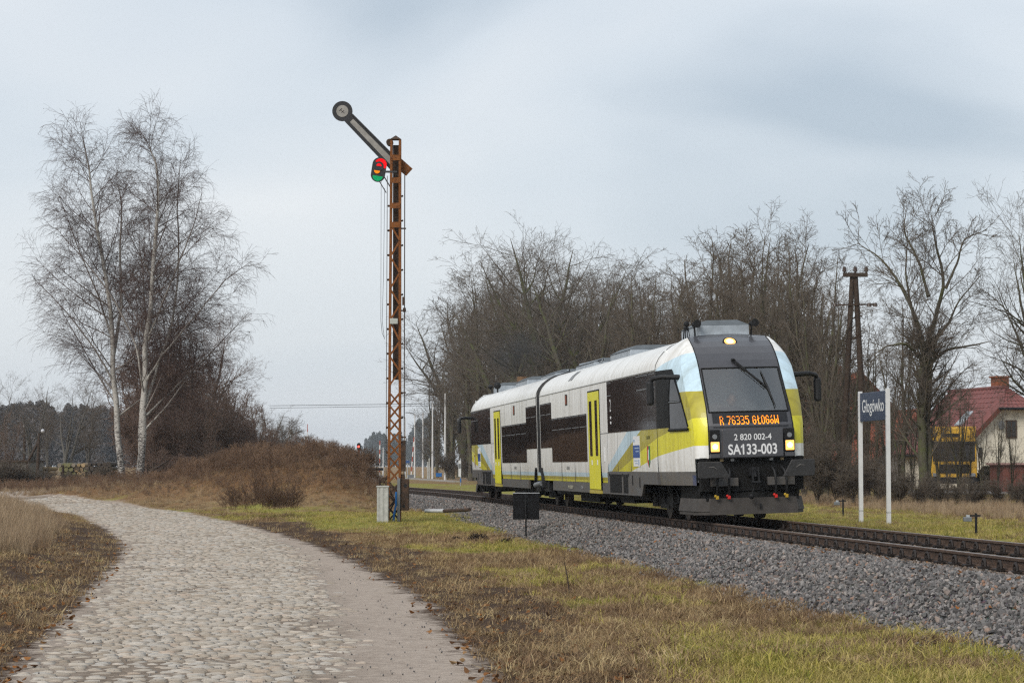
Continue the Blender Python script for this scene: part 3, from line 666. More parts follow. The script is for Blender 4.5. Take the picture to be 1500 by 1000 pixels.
OUT_X = [625, 640, 660, 680, 735, 780, 815, 860, 885, 905, 935, 960, 985, 1010, 1035, 1070, 1105, 1140, 1170, 1200, 1230, 1260]; OUT_Y = [590, 530, 460, 385, 352, 360, 345, 352, 372, 378, 360, 384, 355, 384, 342, 330, 303, 310, 340, 360, 380, 430]
for row, (D0, dtop, step) in enumerate([(25, 60, 30), (31, 32, 26), (39, 18, 29)]):
    px = 632 + row*7
    while px < 1250:
        q = px + wood_rng.uniform(-8, 8); u = (q-750)/F_PX; Y = (D0 + wood_rng.uniform(-2, 2))/(u*CT + ST); Y = min(Y, 250 + 12*row)
        top = np.interp(q, OUT_X, OUT_Y) + dtop + wood_rng.uniform(-14, 22)
        tree_at(wood_rng.choice(['ash1','ash2','thin1','thin2','ash1','oak1' if q < 900 else 'thin1']), q, Y, top, 'bare_tree', "%s bare tree from left in the wood's %s row, %s" % (nth((row, sect(q))), ['front','middle','back'][row], sect(q)), WOOD, wide=wood_rng.uniform(1.15, 1.6)); px += step
# undergrowth at the wood's edge
UL = 'leafless shrub among the undergrowth along the edge of the wood'
for i in range(22):
    px = 655 + i*26 + wood_rng.uniform(-8, 8); u = (px-750)/F_PX; Y = (22.2 + wood_rng.uniform(-1.2, 2.6))/(u*CT + ST)
    if 1195 < px: Y = min(Y, 100)
    tree_at(wood_rng.choice(['bush1','bush2','bush1']), px, Y, 684 - (wood_rng.uniform(2.4, 4.4) - 1.3)*F_PX/Y, 'undergrowth_shrub', '%s shrub from left at the edge of the wood, %s' % (nth(('u', sect(px))), sect(px)), 'shrubs along the edge of the wood', 'shrub', wide=1.2)

# the big limb tree on the right and its neighbours
Yb = 84.0
def st(pts, b=(1352, 742)): o = at(*b, Yb); return [((at(x, y, Yb)-o).x, d, (at(x, y, Yb)-o).z) for x, y, d in pts]
big = [(st([(1352,742,0),(1352,660,0),(1350,600,0),(1353,540,.1),(1356,505,.1)]), .17, .12),
       (st([(1358,742,.1),(1362,680,.2),(1360,600,.3),(1364,530,.2),(1360,505,.1)]), .14, .10),
       (st([(1356,510,0),(1345,470,0),(1325,415,.5),(1300,375,.8),(1262,348,1.0)]), .085, .012),
       (st([(1358,510,.1),(1370,460,0),(1382,410,-.4),(1366,360,-.7),(1358,315,-.9)]), .095, .012),
       (st([(1382,420,-.4),(1400,380,-.5),(1404,350,-.7),(1440,335,-.8)]), .05, .010),
       (st([(1362,500,.1),(1392,472,.6),(1408,440,1.0),(1450,392,1.5)]), .065, .010),
       (st([(1352,500,.1),(1330,455,-.8),(1318,400,-1.2),(1320,340,-1.4)]), .065, .010),
       (st([(1366,525,.2),(1395,505,1.),(1430,500,1.2),(1464,492,1.4)]), .07, .01),
       (st([(1348,520,0),(1322,500,-.8),(1290,505,-1.1),(1270,520,-1.3)]), .06, .01),
       (st([(1360,430,0),(1352,380,.6),(1330,330,1.0),(1335,300,1.1)]), .06, .01)]
bigl = [dict(n=12.5, u0=.15, a0=25, a1=60, ratio=.50, tl=.45, m=7, wig=.10, trop=.03, rr=.40, k=5, rmin=.011, up=.1),
        dict(n=8.5, u0=.12, a0=25, a1=58, ratio=.46, tl=.42, m=6, wig=.12, trop=.015, rr=.5, k=4, rmin=.0062),
        dict(n=5, u0=.1, a0=22, a1=55, ratio=.52, tl=.35, m=4, wig=.13, trop=.0, rr=.6, k=3, rmin=.0042),
        dict(n=1.6, u0=.2, a0=20, a1=50, ratio=.55, tl=.3, m=3, wig=.13, trop=-.02, rr=.7, k=3, rmin=.0035)]
o_ = at(1352, 742, Yb)
make_tree('bare_tree', 51, big, bigl, BK['dark'], BK['dark'], (o_.x, o_.y, o_.z-.1), 0, 'large spreading bare tree with twin dark trunks right of the station name sign', None, tip=.005)
tree_at('oak1', 1545, 88, 262, 'bare_tree', 'bare tree cut by the right edge of the picture, drooping branches above the house', None, wide=.9)
tree_at('thin1', 1322, 92, 430, 'bare_tree', 'slender young bare tree between the name sign and the twin-trunked tree', None)
tree_at('thin2', 1300, 100, 470, 'bare_tree', 'thin leaning bare saplings behind the right post of the name sign', None)
tree_at('thin2', 1270, 96, 440, 'bare_tree', 'bare saplings at the foot of the twin wooden utility pole', None)
tree_at('thin2', 1405, 90, 545, 'bare_tree', 'thin bare sapling in front of the yellow lorry', None, wide=1.1)
tree_at('thin2', 1462, 92, 575, 'bare_tree', 'thin bare sapling in front of the cream gable wall', None, wide=.7)
for i, (px, Y, top) in enumerate([(1212,88,520),(1236,94,560),(1258,86,575),(1282,90,560),(1296,96,590),(1315,88,585),(1336,98,560),(1375,92,570),(1388,98,605),(1420,88,600),(1438,94,590),(1482,90,600)]):
    tree_at(['thin1','thin2'][i % 2], px, Y, top, 'bare_tree', '%s thin bare sapling from left in the scrub beyond the name sign' % nth('sap'), 'saplings in the scrub beyond the name sign', wide=.8)
for i, (px, Y, top) in enumerate([(1225,84,640),(1250,82,655),(1288,82,648),(1318,80,672),(1345,79,684),(1372,78,690),(1400,80,688),(1430,76,694),(1462,78,690),(1492,75,690)]):
    tree_at(['bush1','bush2'][i % 2], px, Y, top, 'undergrowth_shrub', 'leafless brown scrub, %s of ten from the utility pole to the right edge' % ['first','second','third','fourth','fifth','sixth','seventh','eighth','ninth','last'][i], 'scrub in front of the houses', 'shrub', wide=1.3)

# left: the reddish thicket behind the birches and the tree right of it
LF = 'reddish bare trees behind the birches'
for px, Y, top, lab in [(235,128,462,'reddish bare tree directly behind the right birch trunk'),(262,131,432,'tallest reddish bare tree of the thicket behind the birches'),(292,134,440,'reddish bare tree at the crest of the thicket behind the birches'),
                        (318,138,505,'reddish bare tree sloping down to the right in the thicket behind the birches'),(340,142,560,'low reddish bare tree at the right end of the thicket')]:
    tree_at(wood_rng.choice(['oak1','ash2','oak2']), px, Y, top, 'bare_tree', lab, LF, mat='red', wide=1.0)
for px, Y, top in sorted([(215,132,500),(250,138,480),(275,140,470),(305,143,500),(330,146,540),(245,124,560),(280,126,570),(310,130,580),(225,123,590)]):
    tree_at(wood_rng.choice(['bush1','bush2','ash2']), px, Y, top, 'bare_tree', '%s smaller reddish bare tree from left inside the thicket behind the birches' % nth('thicket'), LF, mat='red', wide=1.0)
for px, Y, top in sorted([(262,113,650),(300,114,652),(335,120,655),(370,126,655),(405,138,660),(365,145,625)]):
    tree_at(wood_rng.choice(['bush1','bush2']), px, Y, top, 'undergrowth_shrub', '%s leafless reddish shrub on the bank behind the mound' % nth('mound'), 'shrubs behind the mound', 'shrub', mat='red', wide=1.5)
tree_at('oak2', 385, 185, 572, 'bare_tree', 'hazy bare tree with a rounded crown right of the reddish thicket', None, mat='brown', wide=1.05)
tree_at('ash2', 372, 160, 590, 'bare_tree', 'rounded brown bare tree just right of the reddish thicket, in front of the hazy one', None, mat='brown', wide=1.6)
tree_at('bush1', 384, 150, 580, 'bare_tree', 'dense rounded reddish-brown bare tree between the thicket and the far mast', None, mat='red', wide=.85)
tree_at('bush2', 418, 158, 618, 'bare_tree', 'lower reddish-brown bare tree sloping down towards the far mast', None, mat='red', wide=.8)
tree_at('bush1', 398, 165, 600, 'bare_tree', 'bushy brown bare tree behind the mound, under the hazy rounded tree', None, mat='brown', wide=1.2)
tree_at('oak1', 412, 200, 610, 'bare_tree', 'low hazy bare tree between the rounded tree and the far mast', None, mat='brown', wide=1.1)
LB = 'bare trees along the timber yard'
for px, Y, top, k, lab in [(-12,165,540,'oak1','bare tree cut by the left edge of the picture'),(48,160,548,'oak2','crooked bare tree above the timber yard, left of the birches'),(95,158,535,'oak1','spreading bare tree above the log stack'),
                      (12,140,600,'thin2','thin russet saplings at the left edge in front of the shed'),(128,165,560,'ash2','bare tree just left of the birch trunks'),(70,172,575,'ash1','straight bare tree behind the yard lamp')]:
    tree_at(k, px, Y, top, 'bare_tree', lab, LB, mat='pale' if k != 'thin2' else 'red')
for px, Y, top in sorted([(3,138,660),(22,139,668),(45,140,678),(66,141,682),(88,140,686),(112,141,686),(140,138,680),(165,134,672)]):
    tree_at(wood_rng.choice(['bush1','bush2']), px, Y, top, 'undergrowth_shrub', '%s leafless brown shrub from left along the fence of the timber yard' % nth('yard'), 'scrub along the timber yard', 'shrub', wide=1.6)

# far pine woods fading into the air: one mass each
def pine_mesh(seed, h=18):
    r = np.random.default_rng(seed); n = 1500; u = r.random(n)**.8; z = h*(.06+.94*u); rad = h*.17*(1-u)**.6*(.35+.65*r.random(n)) + .25; az = r.uniform(0, 6.28, n)
    C = np.stack([rad*np.cos(az), rad*np.sin(az), z + r.normal(0, .35, n)], 1); s = h*.032*r.uniform(.6, 1.5, n)
    A = norm(r.normal(0, 1, (n, 3)))*s[:, None]; B = norm(r.normal(0, 1, (n, 3)) * np.array([1,1,.5]))*s[:, None]
    V = np.stack([C-A, C+A, C+B], 1).reshape(-1, 3); Fc = np.arange(3*n).reshape(-1, 3)
    tv, tf = tube_arrays(np.array([[[0,0,-1],[0.1,0,h*.5],[0,0,h*.97]]]), np.array([[.22,.16,.03]]), 6)
    V = np.concatenate([V, tv]); tf = tf + 3*n; Fc = np.concatenate([Fc, tf[:, [0,1,2]], tf[:, [0,2,3]]])
    return np_mesh('pine', V, Fc, False)
t = NT('pine_needles'); t.col(t.ramp(t.noise(.9, 4, .6, t.coord()), [(.3, (.028,.034,.026)), (.7, (.075,.082,.058))])); t.p(rough=.9, spec=.1); M['pine'] = t.m
variants('pines', [pine_mesh(k) for k in (1,2,3,4)], [M['pine']])
t = NT('hazed_winter_crowns'); t.col(t.ramp(t.noise(.5, 4, .6, t.pos()), [(.3, (.075,.07,.07)), (.7, (.15,.135,.13))])); t.p(rough=.95, spec=.05)  # winter crowns, greyed and lightened in the colour to carry part of the haze
variants('grey_trees', [pine_mesh(k) for k in (5,6,7)], [t.m])
def far_wood(name, label, spans, n, seed, key='pines'):
    r = np.random.default_rng(seed); pts, sc = [], []
    for (x0, x1, Y0, Y1, tops) in spans:
        for _ in range(int(n*(x1-x0)/100)):
            px = r.uniform(x0, x1); Y = r.uniform(Y0, Y1); x = at(px, 684, Y).x; gz = float(ground(x, Y)); tp = np.interp(px, [a for a, b in tops], [b for a, b in tops]) + r.uniform(-3, 14)
            pts.append((x, Y, gz)); sc.append((at(px, tp, Y).z-gz)/18)
    scatter(name, key, np.array(pts), rotz_only(len(pts), .02), np.array(sc), label, 'wood')
far_wood('pine_wood', 'dark hazy wood beyond the timber yard on the left', [(-140,230,600,720,[(-140,588),(0,598),(60,592),(130,600),(230,600)])], 60, 3, 'grey_trees')
far_wood('pine_wood', 'blue hazy far pine wood behind the red signal and the barriers', [(430,470,1800,2000,[(430,640),(450,636),(470,672)]),(505,545,2000,2200,[(505,672),(530,652),(545,640)]),(538,640,1500,1900,[(538,640),(556,632),(575,640),(600,628),(640,600)]),(470,505,2200,2450,[(470,676),(505,672)])], 55, 4)
far_wood('pine_wood', 'distant dark wood seen through the trees between the two houses', [(1360,1440,300,360,[(1360,600),(1400,592),(1440,604)])], 45, 6)
# ------------------------------------------------------------------ the railcar: local x = metres behind the front buffers, y = towards the camera's side, z = above the rails
T0 = 44.65; pT = track(T0)
train = empty('railcar', (pT[0], pT[1], .021)); train.rotation_euler = Euler((-CANT, 0, math.pi/2 + TH), 'XYZ')
tag(train, 'white yellow and black two-car diesel railcar with lit headlamps on the track', 'railcar')
LEN = 42.9
YEL, OLV, BLU, WHT, GRY = (.68,.63,.025), (.40,.35,.03), (.54,.70,.80), (.78,.78,.76), (.085,.087,.090)
def curve_node(t, x, pts, sx=10.0, sy=4.0):
    """height as a piecewise straight function of x"""
    n = t.n('ShaderNodeFloatCurve'); cu = n.mapping.curves[0]
    while len(cu.points) < len(pts): cu.points.new(.5, .5)
    for p, (a, b) in zip(cu.points, sorted(pts)): p.location = (a/sx, b/sy); p.handle_type = 'VECTOR'
    n.mapping.update(); n.inputs['Factor'].default_value = 1.0
    t.l(t.math('DIVIDE', x, sx), n.inputs['Value']); return t.math('MULTIPLY', n.outputs[0], sy)
t = NT('railcar_livery'); oc = t.coord('Object'); sx_ = t.n('ShaderNodeSeparateXYZ'); t.l(oc, sx_.inputs[0]); A_, H_ = sx_.outputs[0], sx_.outputs[2]
gt = lambda a, b: t.math('GREATER_THAN', a, b)
t4 = curve_node(t, A_, [(0,1.56),(.65,1.56),(2.9,1.37),(6.0,1.07),(6.3,1.03),(10,.2)])
t3 = curve_node(t, A_, [(0,2.12),(.65,2.12),(1.8,1.9),(4.1,1.6),(7.74,1.07),(8,1.03),(10,.2)])
t2 = curve_node(t, A_, [(0,2.67),(2.9,2.67),(3.0,2.4),(4.85,1.95),(8.75,1.07),(10,.75)])
t1 = curve_node(t, A_, [(0,3.75),(1.6,3.5),(2.9,3.2),(2.95,2.6),(6.56,1.95),(9.67,1.07),(10,.95)])
streak = t.noise(2.2, 4, .6, t.mapping(oc, (3.2, .25, .25))); fine = t.noise(14, 4, .6, oc)
dirt = t.ramp(t.math('ADD', t.math('MULTIPLY', streak, .7), t.math('MULTIPLY', fine, .3)), [(.34, (.66,.63,.58)), (.60, (1,1,1))])
nose = WHT
c = t.mix(gt(H_, t4), WHT, YEL); c = t.mix(gt(H_, t3), c, OLV); c = t.mix(gt(H_, t2), c, BLU); c = t.mix(gt(H_, t1), c, WHT)
band = t.mix(gt(H_, .735), GRY, YEL); band = t.mix(gt(H_, .82), band, OLV); band = t.mix(gt(H_, .90), band, BLU); band = t.mix(gt(H_, 1.01), band, WHT)
c = t.mix(gt(A_, 9.36), c, band)
lowg = t.math('MULTIPLY', gt(9.36, A_), gt(1.045, H_)); c = t.mix(lowg, c, GRY)
blue_tip = t.math('MULTIPLY', gt(.80, A_), gt(.97, H_)); c = t.mix(blue_tip, c, (.02,.045,.14))
c = t.mix(.9, c, dirt, 'MULTIPLY')
lowd = t.n('ShaderNodeMapRange'); lowd.inputs[1].default_value = 1.5; lowd.inputs[2].default_value = .6; t.l(H_, lowd.inputs[0])
c = t.mix(t.math('MULTIPLY', t.math('MULTIPLY', lowd.outputs[0], .55), t.ramp(t.noise(3.5, 5, .65, t.mapping(oc, (1,1,.5))), [(.35,(0,0,0)),(.7,(1,1,1))])), c, (.20,.165,.13)); t.col(c); t.p(rough=.38, coat=.15, spec=.4); LIV = t.m
M['face'] = simple('dark_grey_front_panel', (.055,.055,.062), .35, 0, .15, 5, coat=.5)
M['black'] = simple('black_underframe', (.011,.0105,.010), .75, 0, .4, 6, spec=.15)
M['plough'] = simple('dusty_snowplough', (.066,.058,.052), .75, 0, .35, 5)
t = NT('dark_tinted_glass'); oc = t.coord('Object'); st_ = t.noise(2.0, 4, .6, t.mapping(oc, (5, 1, .35)))
t.col(t.ramp(st_, [(.3, (.011,.009,.009)), (.7, (.026,.021,.020))])); t.p(rough=.05, spec=.5); M['tint'] = t.m
t = NT('windscreen_glass'); t.t.nodes.remove(t.b); gl = t.n('ShaderNodeBsdfGlossy'); gl.inputs['Roughness'].default_value = .02; tr = t.n('ShaderNodeBsdfTransparent'); tr.inputs[0].default_value = (.80,.86,.86,1)
fr = t.n('ShaderNodeFresnel'); fr.inputs[0].default_value = 1.55; ms = t.n('ShaderNodeMixShader'); t.l(t.math('ADD', t.math('MULTIPLY', fr.outputs[0], 1.2), .17), ms.inputs[0]); t.l(tr.outputs[0], ms.inputs[1]); t.l(gl.outputs[0], ms.inputs[2]); t.l(ms.outputs[0], t.out.inputs[0]); M['glass'] = t.m
M['yellow'] = simple('yellow_door_paint', YEL, .4, 0, .10, 3)
M['gasket'] = simple('rubber_gasket', (.009,.009,.009), .6, spec=.2)
M['skirt'] = simple('grey_skirt_paint', GRY, .6, 0, .3, 4, c2=(.085,.072,.06))
M['roofbox'] = simple('grey_roof_unit', (.11,.125,.135), .6, 0, .35, 5)
M['silver'] = simple('silver_roof_unit', (.36,.40,.44), .5, .1, .3, 5)
M['decal_white'] = simple('white_print', (.70,.70,.70), .5, 0, .06)
M['decal_grey'] = simple('dark_print', (.06,.06,.06), .6)
M['cab_in'] = simple('pale_cab_lining', (.78,.80,.80), .8, 0, .2, 3)
M['dash'] = simple('grey_driving_desk', (.40,.43,.43), .7, 0, .3, 6)
M['lamp_warm'] = emit('lit_headlamp', (1.0, .50, .12), 1.1)
M['lamp_core'] = emit('lit_headlamp_core', (1.0, .86, .55), 2.2)
M['led'] = emit('orange_led', (1.0, .28, .012), 1.5)
M['lens'] = simple('grey_lamp_lens', (.20,.21,.22), .15, 0, .2, 20)

# cross-section of the body, from the skirt up over the roof, and the nose outline it is drawn out to
SEC = [(1.40,.765),(1.43,1.0),(1.44,1.3),(1.44,1.62),(1.44,1.95),(1.44,2.3),(1.44,2.65),(1.44,3.17),(1.415,3.30),(1.35,3.43),(1.24,3.56),(1.08,3.68),(.86,3.78),(.58,3.85),(.28,3.89),(0,3.90)]
NOSE = [(.62,1.10,.765),(.60,1.11,1.0),(.60,1.12,1.3),(.60,1.12,1.62),(.62,1.13,1.95),(.80,1.15,2.3),(1.08,1.17,2.65),(1.52,1.16,3.17),(1.66,1.13,3.30),(1.82,1.09,3.45),(2.0,1.03,3.60),(2.18,.96,3.73),(2.34,.86,3.82),(2.42,.58,3.868),(2.46,.28,3.892),(2.47,0,3.90)]
PAN = [(.40,.87,.765),(.40,.87,1.0),(.40,.87,1.3),(.40,.87,1.62),(.42,.87,1.95),(.60,.86,2.3),(.88,.85,2.65),(1.30,.84,3.17),(1.42,.84,3.30),(1.60,.84,3.45),(1.82,.84,3.60),(2.06,.84,3.72),(2.33,.83,3.822)]
def loft(mb, rows, mi=0, smooth=True, close=False):
    n = len(rows[0]); vs = [p for r_ in rows for p in r_]; fs = []
    for i in range(len(rows)-1):
        for j in range(n-1): fs.append((i*n+j, i*n+j+1, (i+1)*n+j+1, (i+1)*n+j))
    mb.add(vs, fs, mi, smooth)
def full(half): return half + [(p[0], -p[1], p[2]) for p in reversed(half[:-1])]
def lerp(p, q, k): return tuple(a*(1-k)+b*k for a, b in zip(p, q))
body = MB(); END = LEN/2 - .34
st_a = [END, 18, 14, 10, 6, 2.9]
rows = [full([(a, l, h) for l, h in SEC]) for a in st_a]
for k in (.12, .3, .5, .7, .85, .95, 1.0):
    half = []
    for (l, h), q in zip(SEC, NOSE): p = lerp((2.9, l, h), q, k); b = math.sin(math.pi*k)*.035; half.append((p[0], p[1] + (b if p[1] > .3 else 0), p[2]))
    half[-1] = (half[-1][0], 0, half[-1][2]); rows.append(full(half))
loft(body, rows)
# pillar strips between the nose outline and the dark front panel, both sides
np_ = len(PAN)
for sg in (1, -1):
    r0 = [(p[0], sg*p[1], p[2]) for p in NOSE[:np_]]; r1 = [(p[0], sg*p[1], p[2]) for p in PAN]
    mid = [lerp(a_, b_, .5) for a_, b_ in zip(r0, r1)]; mid = [(m_[0]-.035, m_[1]+sg*.03, m_[2]) for m_ in mid]
    r0, mid, r1 = r0[2:], mid[2:], r1[2:]
    loft(body, [r0, mid, r1] if sg > 0 else [r1, mid, r0])
# floor, end wall
body.box(2.9, END, -1.38, 1.38, .77, .80); body.add([(END, l, h) for l, h in SEC] + [(END, -l, h) for l, h in reversed(SEC[:-1])], [tuple(range(2*len(SEC)-1))])
bodies = []
b0 = body.build('car_body', [LIV], train, fix=True); bodies.append(b0)
def mirror(o):
    """the same piece at the other end of the train, turned round"""
    c = o.copy(); COL.objects.link(c); c.parent = o.parent
    if o.parent is not train and o.parent in MIR: c.parent = MIR[o.parent]
    else: c.matrix_basis = Matrix.Translation((LEN, 0, 0)) @ Matrix.Rotation(math.pi, 4, 'Z') @ o.matrix_basis
    MIR[o] = c
    for ch in list(o.children): mirror(ch)
    return c
MIR = {}; BOTH = []
def part(mb, name, mat, parent=train, both=True, bevel=0.0):
    o = mb.build(name, mat, parent, bevel)
    if both and parent is train: BOTH.append(o)
    return o
BOTH.append(b0)
# the dark front panel, with an opening for the windscreen
def pan_row(p, n=9):
    out = []
    for i in range(n):
        s = -1 + 2*i/(n-1); out.append((p[0] - .13*(1-s*s), -p[1]*s, p[2]))
    return out
def pan_at(h, l):
    hs = [p[2] for p in PAN]; a = np.interp(h, hs, [p[0] for p in PAN]); w = np.interp(h, hs, [p[1] for p in PAN]); s = l/w; return float(a - .13*(1-s*s))
hs_face = [1.30, 1.62, 1.88, 1.95, 2.23, 2.30, 2.65, 2.95, 3.13, 3.17, 3.30, 3.45, 3.60, 3.72, 3.822]
panel = MB(); ncol = 41; svals = np.linspace(-1, 1, ncol)
def prow(h): 
    hsv = [p[2] for p in PAN]; w = float(np.interp(h, hsv, [p[1] for p in PAN])); return [(pan_at(h, -w*s), -w*s, h) for s in svals]
rows = [prow(h) for h in hs_face]
for i in range(len(rows)-1):
    for j in range(ncol-1):
        hm = (hs_face[i]+hs_face[i+1])/2
        if 2.23 < hm < 3.13 and 1 <= j <= ncol-3: continue
        panel.add([rows[i][j], rows[i][j+1], rows[i+1][j+1], rows[i+1][j]], [(0,1,2,3)], 0, True)
topw = NOSE[12:]; loft(panel, [prow(3.822), [(2.47 - .0*abs(s), -.84*s, 3.90 - .055*s*s) for s in svals]])
part(panel, 'front_panel', M['face'])
ws = MB(); rws = []
for h in np.linspace(2.235, 3.125, 7):
    hsv = [p[2] for p in PAN]; w = float(np.interp(h, hsv, [p[1] for p in PAN])); rws.append([(pan_at(h, -w*s) - .004, -w*s, h) for s in svals[1:-1]])
loft(ws, rws); wso = part(ws, 'windscreen', M['glass'])
rim = MB()
def along_face(h, l, out=.012): return (pan_at(h, l) - out, l, h)
wl = float(np.interp(2.235, [p[2] for p in PAN], [p[1] for p in PAN]))*svals[-2]
for hh in (2.225, 3.135):
    w = float(np.interp(hh, [p[2] for p in PAN], [p[1] for p in PAN]))*svals[-2]; rim.tube([along_face(hh, -w + 2*w*k/10) for k in range(11)], .016, 5)
for sg in (1, -1):
    rim.tube([along_face(h, sg*float(np.interp(h, [p[2] for p in PAN], [p[1] for p in PAN]))*svals[-2]) for h in np.linspace(2.22, 3.14, 8)], .016, 5)
rim.build('gasket', M['gasket'], wso)
for sg in (1, -1):          # the seam between panel and pillar
    sm = MB(); sm.tube([(p[0]-.006, sg*p[1], p[2]) for p in PAN[2:]], .011, 5); part(sm, 'panel_seam', M['gasket'])
# destination display (dot letters), behind its own pane below the windscreen
DOT = {'R':['1110','1001','1001','1110','1010','1001','1001'],'7':['1111','0001','0001','0010','0010','0100','0100'],'6':['0110','1001','1000','1110','1001','1001','0110'],
 '3':['1110','0001','0001','0110','0001','0001','1110'],'5':['1111','1000','1110','0001','0001','1001','0110'],'G':['0110','1001','1000','1011','1001','1001','0110'],
 'Ł':['0100','0100','0110','1100','0100','0100','0111'],'O':['0110','1001','1001','1001','1001','1001','0110'],'ó':['0010','0100','0000','0110','1001','1001','0110'],'W':['10001','10001','10001','10101','10101','11011','10001'],' ':['00','00','00','00','00','00','00']}
disp = MB(); rr_ = []
for h in (1.905, 2.06, 2.205): rr_.append([(pan_at(h, -.77*s) - .010, -.77*s, h) for s in np.linspace(-1, 1, 9)])
loft(disp, rr_); dpo = part(disp, 'destination_display', simple('display_pane', (.018,.018,.02), .12), both=False)
txt = 'R 76335 GŁOGóW'; pw_ = .0182; wid = sum(len(DOT[c_][0])+1 for c_ in txt)*pw_; x0 = wid/2 + .02; led = MB(); ph_ = .0245
for c_ in txt:
    for r_, row in enumerate(DOT[c_]):
        for q, b in enumerate(row):
            if b == '1':
                l = x0 - q*pw_; h = 2.135 - r_*ph_; a = pan_at(h, l) - .016
                led.add([(a, l, h), (a, l-pw_*.93, h), (a, l-pw_*.93, h-ph_*.93), (a, l, h-ph_*.93)], [(0,1,2,3)])
    x0 -= (len(DOT[c_][0])+1)*pw_
led.build('led_letters', M['led'], dpo)
def text_obj(name, s, size, mat, parent, loc, rot, ext=.001, sx=1.0, align='CENTER', bold=0.0):
    cu = bpy.data.curves.new(name, 'FONT'); cu.body = s; cu.size = size; cu.extrude = ext; cu.align_x = align; cu.align_y = 'CENTER'; cu.offset = bold
    tmp = bpy.data.objects.new('t', cu); me = bpy.data.meshes.new_from_object(tmp); bpy.data.objects.remove(tmp); me.materials.clear()
    o = link_mesh(name, me, parent, [mat]); o.location = loc; o.rotation_euler = rot; o.scale = (sx, 1, 1); return o
FACE_ROT = (math.pi/2, 0, -math.pi/2)          # reads from the front of the train
def plate_text(s, h, size, sx, bold): 
    return text_obj('number_lettering', s, size, M['decal_white'], train, (pan_at(h, 0) - .006 , 0, h), FACE_ROT, .001, sx, bold=bold)
# number plate panel: flat, so that the lettering lies on it
npl = MB(); rr_ = []
for h in (1.305, 1.87): rr_.append([(.262 + .02*abs(s), -.66*s, h) for s in (-1, 1)])
npl.box(.255, .30, -.62, .62, 1.31, 1.86); npo = part(npl, 'number_panel', M['face'], bevel=.01)
def text_w(s_, size): cu = bpy.data.curves.new('w', 'FONT'); cu.body = s_; cu.size = size; tmp = bpy.data.objects.new('w', cu); me = bpy.data.meshes.new_from_object(tmp); q = [v_.co.x for v_ in me.vertices]; r_ = (min(q), max(q)); bpy.data.objects.remove(tmp); bpy.data.meshes.remove(me); return r_
pl1 = text_obj('number_lettering', 'SA133-003', .285, M['decal_white'], npo, (.2525, .005, 1.455), FACE_ROT, .001, .80, bold=.006)
wt_ = text_w('SA133-003', .285); x1 = text_w('SA1', .285)[1] - (wt_[0]+wt_[1])/2; tops = max(v_.co.y for v_ in pl1.data.vertices)
fl1 = MB().add([(x1-.03, tops-.004, .001), (x1-.03, tops-.045, .001), (x1-.085, tops-.085, .001), (x1-.085, tops-.048, .001)], [(0,1,2,3)]).build('digit_flag', M['decal_white'], npo); fl1.location = pl1.location; fl1.rotation_euler = FACE_ROT; fl1.scale = pl1.scale
text_obj('number_lettering', '2 820 002-4', .172, M['decal_white'], npo, (.2525, 0, 1.705), FACE_ROT, .001, .92, bold=.002)
for sg in (1, -1):
    hl = MB(); hl.box(.30, .40, sg*.765-.105, sg*.765+.105, 1.40, 1.87); ho = part(hl, 'headlamp_housing', M['steel_dark'], bevel=.01)
    for (h, r_, m_, nm) in ((1.73, .052, M['lens'], 'marker_lamp'),): MB().cyl((.30, sg*.765, h), (.285, sg*.765, h), r_, r_*.9, 16).build(nm, m_, ho)
    hb = MB().box(.282, .302, sg*.765-.088, sg*.765+.088, 1.43, 1.625).build('headlamp', M['lamp_warm'], ho, .02)
    MB().cyl((.283, sg*.765+.0, 1.53), (.274, sg*.765, 1.53), .055, .045, 16).build('bulb', M['lamp_core'], hb)
    MB().box(.29, .40, sg*.765-.105, sg*.765+.105, 1.305, 1.385).build('lower_cover', M['face'], ho, .008)
# top lamp set into the dark panel
a_ = pan_at(3.70, .0); nv_ = Vector((-(3.822-3.60), 0, 0)) ; tl = MB(); dirn = Vector((-.62, 0, .78)).normalized(); c0 = Vector((a_, .04, 3.70)) 
tl.cyl(c0 - dirn*.02, c0 + dirn*.014, .155, .150, 22); tlo = part(tl, 'top_lamp_ring', M['gasket']); MB().cyl(c0 - dirn*.02, c0 + dirn*.020, .122, .118, 22).build('top_lamp', M['lamp_warm'], tlo); MB().cyl(c0, c0 + dirn*.024, .085, .07, 18).build('bulb', M['lamp_core'], tlo)
# wiper: two rods from the pivot above the glass and a blade
wp = MB(); pv = Vector(along_face(3.27, .10, .05)); e_ = Vector(along_face(2.72, -.46, .05))
wp.tube([pv + Vector((0,.0,.0)), lerp(pv, e_, .5), e_], .011, 5); wp.tube([pv + Vector((-.01,-.045,-.03)), e_ + Vector((0,-.02,-.05))], .009, 5); wp.tube([pv + Vector((-.02,.05,-.02)), e_ + Vector((-.02,.03,.02))], .007, 5)
wp.cyl(Vector(along_face(3.30,.13,.0)), Vector(along_face(3.28,.12,.07)), .04, n=10); wp.bar(pv + Vector((-.01,0,0)), lerp(pv, e_, .35), .05, .03)
wpo = part(wp, 'windscreen_wiper', M['steel_dark'])
wb = MB(); wb.tube([Vector(along_face(3.06, -.40, .035)), Vector(along_face(2.72, -.47, .03)), Vector(along_face(2.30, -.55, .035))], [.01,.022,.01], 5); wb.build('wiper_blade', M['rubber'], wpo)
